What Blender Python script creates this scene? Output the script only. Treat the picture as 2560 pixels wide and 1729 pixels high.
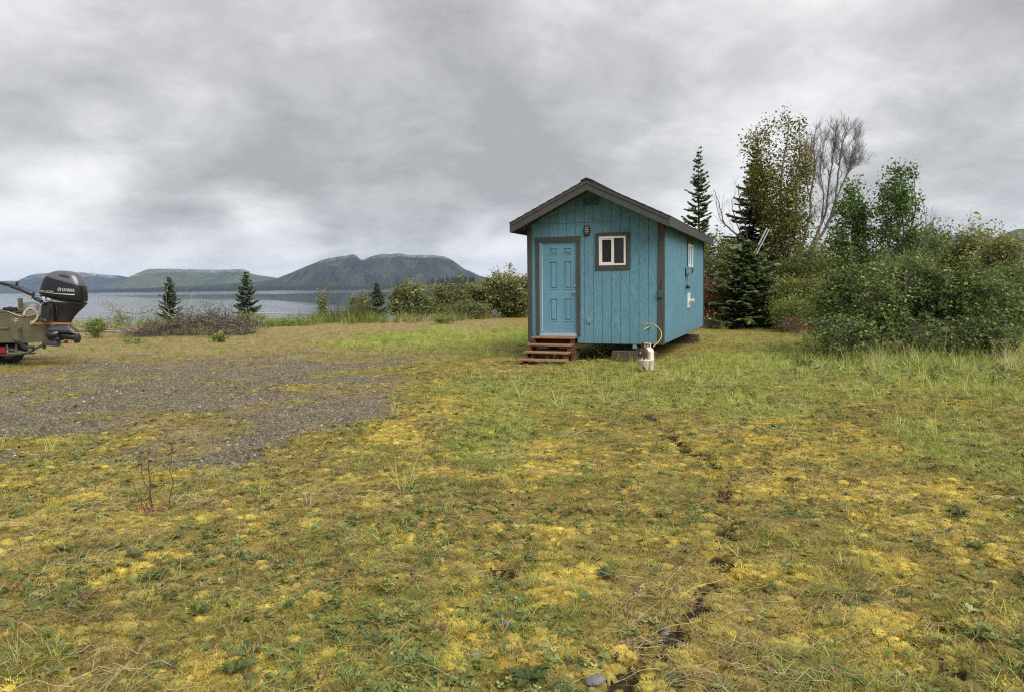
import bpy, bmesh, math, random
import numpy as np
from mathutils import Vector, Matrix
S = bpy.context.scene
for o in list(bpy.data.objects): bpy.data.objects.remove(o)
C = S.collection
R = math.radians
RNG = np.random.default_rng(7)
random.seed(7)

# ------------------------------------------------------------------ camera
F_PX, CX, CY, EYE = 1874.0, 1280.0, 864.5, 1.66
CAM = np.array([[9.99929316e-01, 0.0, 1.18896021e-02],
                [-9.22962272e-04, 9.96982418e-01, 7.76221965e-02],
                [-1.18537243e-02, -7.76276835e-02, 9.96911948e-01]])   # columns: right, forward, up
cam_data = bpy.data.cameras.new('camera')
cam = bpy.data.objects.new('camera', cam_data); C.objects.link(cam)
cam_data.sensor_width = 36.0; cam_data.sensor_fit = 'HORIZONTAL'
cam_data.lens = 36.0 * F_PX / 2560.0
cam_data.clip_start = 0.05; cam_data.clip_end = 60000
cam.matrix_world = Matrix(((CAM[0,0], CAM[0,2], -CAM[0,1], 0), (CAM[1,0], CAM[1,2], -CAM[1,1], 0),
                           (CAM[2,0], CAM[2,2], -CAM[2,1], EYE), (0, 0, 0, 1)))
S.camera = cam

# ------------------------------------------------------------------ world, sun, exposure
SUN_EL, SUN_AZ = 46.0, 146.0          # azimuth clockwise from +Y (view direction)
SKY_STRENGTH = 0.10
world = bpy.data.worlds.new('World'); S.world = world; world.use_nodes = True
def build_world():
    nt = world.node_tree; N = nt.nodes; L = nt.links; N.clear()
    def nd(t, **k):
        n = N.new(t)
        for a, b in k.items(): setattr(n, a, b)
        return n
    def math_(op, a, b=None, clamp=False):
        m = nd('ShaderNodeMath', operation=op, use_clamp=clamp)
        for i, v in enumerate((a, b)):
            if v is None: continue
            if isinstance(v, (int, float)): m.inputs[i].default_value = v
            else: L.new(v, m.inputs[i])
        return m.outputs[0]
    out = nd('ShaderNodeOutputWorld'); bg = nd('ShaderNodeBackground'); bg.inputs['Strength'].default_value = SKY_STRENGTH
    sky = nd('ShaderNodeTexSky', sky_type='NISHITA', sun_disc=False, sun_elevation=R(SUN_EL), sun_rotation=R(SUN_AZ))
    sky.air_density = 1.0; sky.dust_density = 3.0
    tc = nd('ShaderNodeTexCoord')
    sep = nd('ShaderNodeSeparateXYZ'); L.new(tc.outputs['Generated'], sep.inputs[0])
    z = math_('MAXIMUM', sep.outputs['Z'], 0.0)
    zz = math_('ADD', z, 0.34)
    px = math_('DIVIDE', sep.outputs['X'], zz); py = math_('DIVIDE', sep.outputs['Y'], zz)
    comb = nd('ShaderNodeCombineXYZ'); L.new(px, comb.inputs[0]); L.new(py, comb.inputs[1])
    def noise(scale, detail, rough, off, dist=0.0):
        mp = nd('ShaderNodeMapping'); mp.inputs['Location'].default_value = off
        L.new(comb.outputs[0], mp.inputs[0])
        n = nd('ShaderNodeTexNoise'); n.inputs['Scale'].default_value = scale; n.inputs['Detail'].default_value = detail
        n.inputs['Roughness'].default_value = rough; n.inputs['Distortion'].default_value = dist
        L.new(mp.outputs[0], n.inputs['Vector']); return n.outputs['Fac']
    big = noise(1.55, 5.0, 0.50, (1.7, 0.35, 0.0), 0.3)
    fine = noise(4.6, 10.0, 0.58, (4.1, 7.7, 2.0), 0.25)
    v = math_('ADD', math_('MULTIPLY', math_('SUBTRACT', big, 0.5), 1.45), math_('MULTIPLY', math_('SUBTRACT', fine, 0.5), 0.95))
    # broad brighter and darker masses of the overcast, as directions in the sky
    def lump(d, width, amt):
        d = Vector(d).normalized()
        dp = nd('ShaderNodeVectorMath', operation='DOT_PRODUCT'); L.new(tc.outputs['Generated'], dp.inputs[0]); dp.inputs[1].default_value = d
        mr = nd('ShaderNodeMapRange'); mr.interpolation_type = 'SMOOTHSTEP'
        mr.inputs['From Min'].default_value = math.cos(R(width)); mr.inputs['From Max'].default_value = 1.0
        L.new(dp.outputs['Value'], mr.inputs['Value'])
        return math_('MULTIPLY', mr.outputs[0], amt)
    for d, w_, a in CLOUD_LUMPS: v = math_('ADD', v, lump(d, w_, a))
    ramp = nd('ShaderNodeValToRGB'); L.new(math_('ADD', v, 0.5, True), ramp.inputs[0])
    e = ramp.color_ramp.elements
    e[0].position = 0.10; e[0].color = (0.445, 0.448, 0.450, 1)
    e[1].position = 0.95; e[1].color = (1.06, 1.06, 1.06, 1)
    m1 = e.new(0.42); m1.color = (0.63, 0.633, 0.636, 1)
    m2 = e.new(0.66); m2.color = (0.845, 0.846, 0.848, 1)
    mul = nd('ShaderNodeVectorMath', operation='SCALE'); L.new(ramp.outputs[0], mul.inputs[0]); mul.inputs['Scale'].default_value = 0.353 / SKY_STRENGTH
    mix = nd('ShaderNodeMix', data_type='RGBA'); mix.inputs['Factor'].default_value = 0.988
    L.new(sky.outputs[0], mix.inputs['A']); L.new(mul.outputs[0], mix.inputs['B'])
    L.new(mix.outputs['Result'], bg.inputs['Color']); L.new(bg.outputs[0], out.inputs['Surface'])
def raydir(px, py):
    return CAM @ np.array([(px - CX) / F_PX, 1.0, -(py - CY) / F_PX])
CLOUD_LUMPS = [(raydir(300, 80), 24, 0.06), (raydir(2050, 120), 28, 0.09), (raydir(1150, 300), 20, -0.15), (raydir(450, 330), 15, -0.17), (raydir(560, 500), 10, -0.16), (raydir(900, 330), 14, -0.06),
               (raydir(1010, 425), 8, 0.12), (raydir(880, 420), 6, 0.06), (raydir(160, 660), 9, 0.62), (raydir(640, 655), 7, 0.55), (raydir(1230, 645), 5, 0.35),
               (raydir(200, 480), 14, -0.10), (raydir(700, 560), 9, -0.08), (raydir(1450, 400), 12, -0.06), (raydir(2500, 560), 15, -0.14), (raydir(1900, 400), 10, 0.06)]
build_world()
sun = bpy.data.lights.new('sun', 'SUN'); sun.energy = 1.5; sun.angle = R(50); sun.color = (1.0, 0.965, 0.91)
sun_o = bpy.data.objects.new('sun', sun); C.objects.link(sun_o)
sun_o.rotation_euler = (R(90 - SUN_EL), 0, R(180 - SUN_AZ))   # light comes from azimuth SUN_AZ
S.view_settings.view_transform = 'Standard'; S.view_settings.look = 'None'
S.view_settings.exposure = 1.478; S.view_settings.gamma = 1.0; S.view_settings.use_curve_mapping = False
S.cycles.max_bounces = 8; S.cycles.transparent_max_bounces = 12; S.cycles.volume_bounces = 0
S.cycles.diffuse_bounces = 3; S.cycles.glossy_bounces = 3; S.cycles.transmission_bounces = 4
S.cycles.use_adaptive_sampling = True; S.cycles.filter_width = 1.15
S.cycles.use_denoising = False

# ------------------------------------------------------------------ helpers
def at(px, py, Y):
    "point seen at photo pixel px, py lying Y metres in front of the lens"
    d = raydir(px, py); p = d * (Y / d[1]); return np.array([p[0], p[1], p[2] + EYE])
def on_ground(px, py, z=0.0):
    d = raydir(px, py); p = d * ((z - EYE) / d[2]); return np.array([p[0], p[1], z])

def _hash(ix, iy, seed):
    h = (ix.astype(np.int64) * 374761393 + iy.astype(np.int64) * 668265263 + seed * 144665) & 0xffffffff
    h = ((h ^ (h >> 13)) * 1274126177) & 0xffffffff
    return ((h ^ (h >> 16)) & 0xffffff) / float(0xffffff)
def vnoise(x, y, seed=0):
    x = np.asarray(x, float); y = np.asarray(y, float)
    ix = np.floor(x); iy = np.floor(y); fx = x - ix; fy = y - iy
    fx = fx * fx * (3 - 2 * fx); fy = fy * fy * (3 - 2 * fy)
    a = _hash(ix, iy, seed); b = _hash(ix + 1, iy, seed); c = _hash(ix, iy + 1, seed); d = _hash(ix + 1, iy + 1, seed)
    return (a * (1 - fx) + b * fx) * (1 - fy) + (c * (1 - fx) + d * fx) * fy
def fbm(x, y, oct=4, seed=0, rough=0.5):
    s = 0; a = 1; t = 0
    for k in range(oct):
        s = s + a * vnoise(x * 2 ** k, y * 2 ** k, seed + k * 17); t += a; a *= rough
    return s / t
def sstep(a, b, x):
    t = np.clip((np.asarray(x, float) - a) / (b - a), 0, 1); return t * t * (3 - 2 * t)

class MB:
    "collects geometry and links it as ONE mesh object"
    def __init__(self): self.V = []; self.F = []; self.T = []; self.n = 0; self.anyt = False
    def add(self, V, F, tint=None):
        V = np.asarray(V, float).reshape(-1, 3)
        if isinstance(F, np.ndarray): self.F.append(F + self.n)
        else:
            by = {}
            for f in F: by.setdefault(len(f), []).append(f)
            for k, fs in by.items(): self.F.append(np.array(fs, int) + self.n)
        self.V.append(V); self.n += len(V)
        if tint is None: self.T.append(np.zeros(len(V)))
        else: self.T.append(np.broadcast_to(np.asarray(tint, float), (len(V),)).copy()); self.anyt = True
        return self
    def box(self, lo, hi, ch=0.0, tint=None):
        lo = np.array(lo, float); hi = np.array(hi, float)
        if ch <= 0:
            V = [(x, y, z) for x in (lo[0], hi[0]) for y in (lo[1], hi[1]) for z in (lo[2], hi[2])]
            return self.add(V, [(0,1,3,2),(4,6,7,5),(0,4,5,1),(2,3,7,6),(0,2,6,4),(1,5,7,3)], tint)
        ch = min(ch, 0.45 * float((hi - lo).min()))
        V = []; idx = {}
        for a in range(3):
            for s in range(8):
                c = [(s >> 2) & 1, (s >> 1) & 1, s & 1]
                p = [(lo if c[k] == 0 else hi)[k] + (0 if k == a else (ch if c[k] == 0 else -ch)) for k in range(3)]
                idx[(a, s)] = len(V); V.append(p)
        F = []
        ctr = (lo + hi) / 2
        def face(ids):
            P = [np.array(V[i]) for i in ids]
            n = np.cross(P[1] - P[0], P[2] - P[0])
            if n @ (sum(P) / len(P) - ctr) < 0: ids = ids[::-1]
            F.append(tuple(ids))
        bit = {0: 4, 1: 2, 2: 1}
        for a in range(3):
            b, c = [k for k in range(3) if k != a]
            for s in (0, bit[a]):
                face([idx[(a, s)], idx[(a, s | bit[b])], idx[(a, s | bit[b] | bit[c])], idx[(a, s | bit[c])]])
        for a in range(3):          # edges parallel to axis a
            b, c = [k for k in range(3) if k != a]
            for s in range(8):
                if s & bit[a]: continue
                s2 = s | bit[a]
                face([idx[(b, s)], idx[(b, s2)], idx[(c, s2)], idx[(c, s)]])
        for s in range(8): face([idx[(0, s)], idx[(1, s)], idx[(2, s)]])
        return self.add(V, F, tint)
    def prism(self, poly, y0, y1, tint=None):
        "poly in x,z extruded along y"
        n = len(poly); V = [(p[0], y0, p[1]) for p in poly] + [(p[0], y1, p[1]) for p in poly]
        F = [tuple(range(n)), tuple(range(2 * n - 1, n - 1, -1))]
        for i in range(n): j = (i + 1) % n; F.append((i, i + n, j + n, j))
        return self.add(V, F, tint)
    def tube(self, P, rad, n=6, tint=None, caps=True):
        P = np.asarray(P, float); m = len(P)
        rad = np.broadcast_to(np.asarray(rad, float), (m,))
        T = np.gradient(P, axis=0); T /= np.linalg.norm(T, axis=1)[:, None] + 1e-12
        ref = np.array([0, 0, 1.0]) if abs(T[0, 2]) < 0.9 else np.array([1.0, 0, 0])
        V = []
        u = np.cross(T[0], ref); u /= np.linalg.norm(u)
        ang = np.arange(n) * 2 * math.pi / n; ca, sa = np.cos(ang), np.sin(ang)
        for i in range(m):
            u = u - T[i] * (u @ T[i]); u /= np.linalg.norm(u) + 1e-12
            w = np.cross(T[i], u)
            V.append(P[i] + rad[i] * (ca[:, None] * u + sa[:, None] * w))
        V = np.concatenate(V)
        F = []
        for i in range(m - 1):
            for j in range(n):
                k = (j + 1) % n; F.append((i * n + j, i * n + k, (i + 1) * n + k, (i + 1) * n + j))
        if caps: F.append(tuple(range(n - 1, -1, -1))); F.append(tuple((m - 1) * n + j for j in range(n)))
        return self.add(V, F, tint)
    def lathe(self, prof, n=24, c=(0, 0, 0), axis='z', tint=None):
        ang = np.arange(n) * 2 * math.pi / n; V = []
        for r, h in prof:
            a, b = r * np.cos(ang), r * np.sin(ang); hh = np.full(n, h)
            V.append(np.stack({'z': (a, b, hh), 'y': (a, hh, b), 'x': (hh, a, b)}[axis], 1))
        V = np.concatenate(V) + np.array(c); F = []
        for i in range(len(prof) - 1):
            for j in range(n):
                k = (j + 1) % n; F.append((i * n + j, i * n + k, (i + 1) * n + k, (i + 1) * n + j))
        if prof[0][0] > 1e-4: F.append(tuple(range(n - 1, -1, -1)))
        if prof[-1][0] > 1e-4: F.append(tuple((len(prof) - 1) * n + j for j in range(n)))
        return self.add(V, F, tint)
    def build(self, name, mat=None, parent=None, smooth=False, M=None):
        V = np.concatenate(self.V) if self.V else np.zeros((0, 3))
        if M is not None: V = V @ np.array(M.to_3x3()).T + np.array(M.translation)
        me = bpy.data.meshes.new(name)
        me.vertices.add(len(V)); me.vertices.foreach_set('co', V.astype(np.float32).ravel())
        tot = sum(f.size for f in self.F); npoly = sum(len(f) for f in self.F)
        me.loops.add(tot); me.polygons.add(npoly)
        me.loops.foreach_set('vertex_index', np.concatenate([f.ravel() for f in self.F]).astype(np.int32))
        sizes = np.concatenate([np.full(len(f), f.shape[1], np.int32) for f in self.F])
        me.polygons.foreach_set('loop_start', np.concatenate([[0], np.cumsum(sizes)[:-1]]).astype(np.int32))
        me.polygons.foreach_set('use_smooth', np.full(npoly, bool(smooth)))
        if self.anyt:
            a = me.attributes.new('tint', 'FLOAT', 'POINT'); a.data.foreach_set('value', np.concatenate(self.T).astype(np.float32))
        me.update(calc_edges=True)
        if mat: me.materials.append(mat)
        o = bpy.data.objects.new(name, me); C.objects.link(o)
        if parent is not None: o.parent = parent
        return o
def fix_normals(o):
    bm = bmesh.new(); bm.from_mesh(o.data); bmesh.ops.recalc_face_normals(bm, faces=bm.faces); bm.to_mesh(o.data); bm.free(); return o
def smooth_by_angle(o, deg=35):
    bm = bmesh.new(); bm.from_mesh(o.data)
    bmesh.ops.recalc_face_normals(bm, faces=bm.faces)
    for f in bm.faces: f.smooth = True
    for e in bm.edges:
        if len(e.link_faces) == 2 and e.calc_face_angle(0) > R(deg): e.smooth = False
    bm.to_mesh(o.data); bm.free(); return o
def tag(o, label=None, cat=None, group=None, kind=None):
    if label: o['label'] = label
    if cat: o['category'] = cat
    if group: o['group'] = group
    if kind: o['kind'] = kind
    return o
def empty(name, loc, rz=0.0, label=None, cat=None, group=None):
    o = bpy.data.objects.new(name, None); C.objects.link(o); o.location = loc; o.rotation_euler = (0, 0, rz)
    o.empty_display_size = 0.1
    return tag(o, label, cat, group)

# ------------------------------------------------------------------ materials
class NT:
    def __init__(self, name):
        self.m = bpy.data.materials.new(name); self.m.use_nodes = True
        self.t = self.m.node_tree; self.N = self.t.nodes; self.L = self.t.links
        self.bsdf = self.N['Principled BSDF']; self.out = self.N['Material Output']
    def nd(self, t, **k):
        n = self.N.new(t)
        for a, b in k.items(): setattr(n, a, b)
        return n
    def put(self, sock, v):
        if isinstance(v, (int, float)): sock.default_value = v
        elif isinstance(v, tuple): sock.default_value = v if len(v) == 4 or sock.type == 'VECTOR' else (*v, 1)
        else: self.L.new(v, sock)
    def coord(self, kind='Object', scale=(1, 1, 1), loc=(0, 0, 0), rot=(0, 0, 0)):
        tc = self.nd('ShaderNodeTexCoord'); mp = self.nd('ShaderNodeMapping')
        mp.inputs['Scale'].default_value = scale; mp.inputs['Location'].default_value = loc; mp.inputs['Rotation'].default_value = rot
        self.L.new(tc.outputs[kind], mp.inputs[0]); return mp.outputs[0]
    def world(self, scale=(1, 1, 1), loc=(0, 0, 0)):
        g = self.nd('ShaderNodeNewGeometry'); mp = self.nd('ShaderNodeMapping')
        mp.inputs['Scale'].default_value = scale; mp.inputs['Location'].default_value = loc
        self.L.new(g.outputs['Position'], mp.inputs[0]); return mp.outputs[0]
    def noise(self, vec, scale, detail=4, rough=0.55, dist=0.0, color=False):
        n = self.nd('ShaderNodeTexNoise'); self.L.new(vec, n.inputs['Vector'])
        n.inputs['Scale'].default_value = scale; n.inputs['Detail'].default_value = detail
        n.inputs['Roughness'].default_value = rough; n.inputs['Distortion'].default_value = dist
        return n.outputs['Color' if color else 'Fac']
    def ramp(self, fac, *stops):
        r = self.nd('ShaderNodeValToRGB'); self.L.new(fac, r.inputs[0]); e = r.color_ramp.elements
        for i, (p, c) in enumerate(stops):
            el = e[i] if i < 2 else e.new(p)
            el.position = p
            c = (c, c, c) if isinstance(c, (int, float)) else c
            el.color = (*c, 1)
        return r.outputs[0]
    def mix(self, fac, a, b, mode='MIX'):
        n = self.nd('ShaderNodeMix', data_type='RGBA', blend_type=mode)
        self.put(n.inputs['Factor'], fac); self.put(n.inputs['A'], a); self.put(n.inputs['B'], b); return n.outputs['Result']
    def math(self, op, a, b=None, clamp=False):
        n = self.nd('ShaderNodeMath', operation=op, use_clamp=clamp); self.put(n.inputs[0], a)
        if b is not None: self.put(n.inputs[1], b)
        return n.outputs[0]
    def attr(self, name, typ='GEOMETRY', out='Fac'):
        n = self.nd('ShaderNodeAttribute', attribute_name=name, attribute_type=typ); return n.outputs[out]
    def bump(self, h, strength=0.3, dist=0.01):
        n = self.nd('ShaderNodeBump'); n.inputs['Strength'].default_value = strength; n.inputs['Distance'].default_value = dist
        self.L.new(h, n.inputs['Height']); self.L.new(n.outputs[0], self.bsdf.inputs['Normal']); return n.outputs[0]
    def fin(self, color=None, rough=None, metal=None, spec=None):
        b = self.bsdf.inputs
        if color is not None: self.put(b['Base Color'], color)
        if rough is not None: self.put(b['Roughness'], rough)
        if metal is not None: self.put(b['Metallic'], metal)
        if spec is not None: self.put(b['Specular IOR Level'], spec)
        return self.m
def simple(name, col, rough=0.6, metal=0.0, var=0.25, scale=9.0, bump=0.0, spec=0.5):
    t = NT(name); n = t.noise(t.coord(), scale, 5, 0.6)
    f = t.ramp(n, (0.25, 1 - var), (0.75, 1 + var * 0.4))
    if bump: t.bump(t.noise(t.coord(), scale * 6, 4), bump, 0.01)
    return t.fin(t.mix(1.0, (*col, 1), f, 'MULTIPLY'), rough, metal, spec)
def leafmat(name, stops, rough=0.55, trans=0.3, src='GEOMETRY', spec=0.3, k=1.55):
    "foliage: colour by each leaf's own tint, light passing through"
    t = NT(name); a = t.attr('tint', src)
    col = t.ramp(a, *[(p, tuple(min(.8, v * k) for v in c)) for p, c in stops])
    t.fin(col, rough, 0, spec)
    tr = t.nd('ShaderNodeBsdfTranslucent'); t.L.new(t.mix(1.0, col, (1.25, 1.25, 0.7, 1), 'MULTIPLY'), tr.inputs['Color'])
    mx = t.nd('ShaderNodeMixShader'); mx.inputs[0].default_value = trans
    t.L.new(t.bsdf.outputs[0], mx.inputs[1]); t.L.new(tr.outputs[0], mx.inputs[2]); t.L.new(mx.outputs[0], t.out.inputs['Surface'])
    return t.m
# ------------------------------------------------------------------ terrain
WATER_Z = -1.5
def shore_edge(x):
    return 38.0 + 1.2 * np.sin(x * 0.23 + 1) + 0.8 * np.sin(x * 0.61) - 0.06 * np.clip(-x - 8, 0, 99) + np.clip(x - 1.0, 0, None) ** 1.55 * 2.4 + 6 * sstep(-6, 2, x)
TRACK = np.array([on_ground(a, b)[:2] for a, b in ((1600, 1035), (1638, 1050), (1682, 1087), (1710, 1128), (1759, 1142), (1781, 1164), (1812, 1186), (1803, 1210), (1834, 1258), (1816, 1307), (1800, 1350), (1810, 1400), (1805, 1455),
                  (1745, 1500), (1735, 1535), (1668, 1605), (1590, 1668), (1545, 1720), (1530, 1760))])
def track_dist(x, y):
    d = np.full(np.shape(x), 9.0)
    for a, b in zip(TRACK[:-1], TRACK[1:]):
        ab = b - a; t = np.clip(((x - a[0]) * ab[0] + (y - a[1]) * ab[1]) / (ab @ ab), 0, 1)
        d = np.minimum(d, np.hypot(x - a[0] - t * ab[0], y - a[1] - t * ab[1]))
    return d
SPOTS = [(1325, 1333, 0.07), (2354, 1561, 0.10), (2370, 1665, 0.09), (1590, 1668, 0.12), (1650, 1285, 0.10), (1250, 1415, .2), (2280, 1600, 0.07), (1800, 1060, .05)]
def soil_mask(x, y):
    d = track_dist(x, y) + 0.24 * (fbm(x * 8, y * 8, 4, 31, .65) - 0.5)
    gate = sstep(0.42, 0.52, fbm(x * 4.0 + 3, y * 3.4, 4, 77))
    m = sstep(0.112, 0.022, d) * (0.24 + 0.76 * gate)
    for px, py, r in SPOTS:
        g = on_ground(px, py)
        q = np.hypot(x - g[0], y - g[1]) / r + 1.3 * (fbm(x * 7, y * 7, 3, 5) - 0.5)
        m = np.maximum(m, sstep(1.0, 0.4, q) * 0.95)
    return m
def ell(px, py, wpx, y0, y1):
    c = on_ground(px, py); return c[0], c[1], wpx * c[1] / F_PX, abs(on_ground(px, y0)[1] - on_ground(px, y1)[1]) / 2
GRAVEL = [ell(250, 985, 680, 885, 1095), ell(570, 1090, 270, 1035, 1168), ell(760, 1040, 240, 980, 1112), ell(900, 975, 180, 935, 1020), ell(-200, 985, 400, 880, 1090), ell(560, 930, 480, 880, 980)]
GOLD = [ell(2020, 1110, 260, 1050, 1170), ell(2130, 1245, 270, 1170, 1330), ell(2215, 1400, 90, 1340, 1460), ell(2430, 1355, 120, 1300, 1410), ell(1400, 1380, 110, 1255, 1510), ell(1160, 1560, 120, 1500, 1620), ell(1440, 1660, 170, 1590, 1729),
        ell(250, 1195, 330, 1140, 1245), ell(420, 1385, 60, 1350, 1420), ell(310, 1430, 60, 1390, 1480), ell(1080, 1040, 170, 985, 1110), ell(1300, 1130, 160, 1080, 1190), ell(60, 1370, 90, 1320, 1430), ell(1700, 1130, 150, 1080, 1190), ell(2300, 1560, 140, 1500, 1640)]
GREEN = [ell(1560, 960, 500, 905, 1015), ell(2100, 930, 430, 850, 1010), ell(1230, 1085, 130, 1010, 1160), ell(2500, 1130, 200, 980, 1260), ell(1150, 845, 330, 815, 885), ell(1900, 1010, 250, 960, 1050)]
def blobs(L, x, y, k=0.9, seed=3, sc=0.9):
    m = np.zeros(np.shape(x)); n = (fbm(x * sc, y * sc, 4, seed) - 0.5) * 2 * k
    for cx, cy, rx, ry in L:
        q = np.hypot((x - cx) / rx, (y - cy) / ry) + n
        m = np.maximum(m, sstep(1.12, 0.55, q))
    return m
def zones(x, y):
    d = np.hypot(x, y)
    gravel = blobs(GRAVEL, x, y, 0.62, 41, 1.1)
    pad = gravel; gravel = gravel * (0.42 + 0.58 * sstep(0.34, 0.52, fbm(x * 1.1, y * 1.1, 4, 55)))
    gold = np.clip(0.55 * blobs(GOLD, x, y, 0.8, 13, 1.3) + 0.65 * sstep(0.48, 0.62, fbm(x * 3.1, y * 3.1, 5, 21, .6)) * sstep(26, 14, d) - .25 * sstep(.5, .35, fbm(x * 5, y * 5, 3, 23)), 0, 1)
    green = np.clip(blobs(GREEN, x, y, 0.6, 63, 0.6), 0, 1)
    green = np.maximum(green, 0.95 * sstep(3.5, 6.5, x - 0.28 * (y - 8)) * sstep(11, 15, y))
    gold = gold * (1 - .85 * pad)
    dry = sstep(16, 20, y) * (1 - .8 * green) * sstep(2.5, -1.5, x + .05 * (y - 20)) * (0.65 + 0.35 * fbm(x * .8, y * .8, 3, 8)); dry = np.maximum(dry, .75 * pad)
    return gravel, gold, green, dry
def ground_h(x, y):
    s = y - shore_edge(x)
    bank = sstep(-1, 13, s); far = sstep(0, 90, s)
    left = sstep(-16, -30, x) * sstep(20, 34, y)
    h = -2.5 * bank - 4.0 * far
    d = np.hypot(x, y)
    h = h + (fbm(x * 0.35, y * 0.35, 3, 11) - 0.5) * 0.10 * (1 - bank)
    # the ground rises a little and grows rough along the right hand edge
    h = h + 0.10 * sstep(5, 9, x - 0.25 * y) * sstep(4, 8, y) * (1 - bank)
    return h
def ground_fine(x, y):
    d = np.hypot(x, y); k = sstep(30, 9, d)
    gr, go, gn, dr = zones(x, y)
    h = (fbm(x * 4, y * 4, 3, 91) - 0.5) * 0.07 * (1 - 0.8 * gr) + (fbm(x * 16, y * 16, 3, 92) - 0.5) * 0.045 * (1 - 0.6 * gr)
    h = h - 0.055 * soil_mask(x, y)
    return h * k
def gz(x, y):
    x = np.asarray(x, float); y = np.asarray(y, float)
    return ground_h(x, y) + ground_fine(x, y)

def polar_sheet():
    rr = np.concatenate([np.linspace(0.25, 1.7, 8), np.geomspace(1.8, 62, 400), np.geomspace(66, 16000, 46)])
    a_d = np.linspace(-R(44), R(44), 560); a_c = np.linspace(R(44), 2 * math.pi - R(44), 74)[1:-1]
    aa = np.concatenate([a_d, a_c]); nr, na = len(rr), len(aa)
    X = rr[:, None] * np.sin(aa)[None, :]; Y = rr[:, None] * np.cos(aa)[None, :]
    return X, Y, nr, na
X, Y, nr, na = polar_sheet()
D = np.hypot(X, Y)
Z = ground_h(X, Y) + np.where(D < 40, ground_fine(X, Y), 0)
# land on the right rolls gently away to the hills
Z = Z + np.where(Z > -0.6, sstep(120, 900, D) * 6 * fbm(X * .004, Y * .004, 3, 4), 0)
Vg = np.stack([X, Y, Z], -1).reshape(-1, 3)
ii, jj = np.meshgrid(np.arange(nr - 1), np.arange(na), indexing='ij'); jn = (jj + 1) % na
Fg = np.stack([ii * na + jj, (ii + 1) * na + jj, (ii + 1) * na + jn, ii * na + jn], -1).reshape(-1, 4)
g = MB(); g.add(Vg, Fg); g.add(Vg[:na], [tuple(range(na))])
gr, go, gn, dr = zones(X, Y); so = soil_mask(X, Y)

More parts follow.
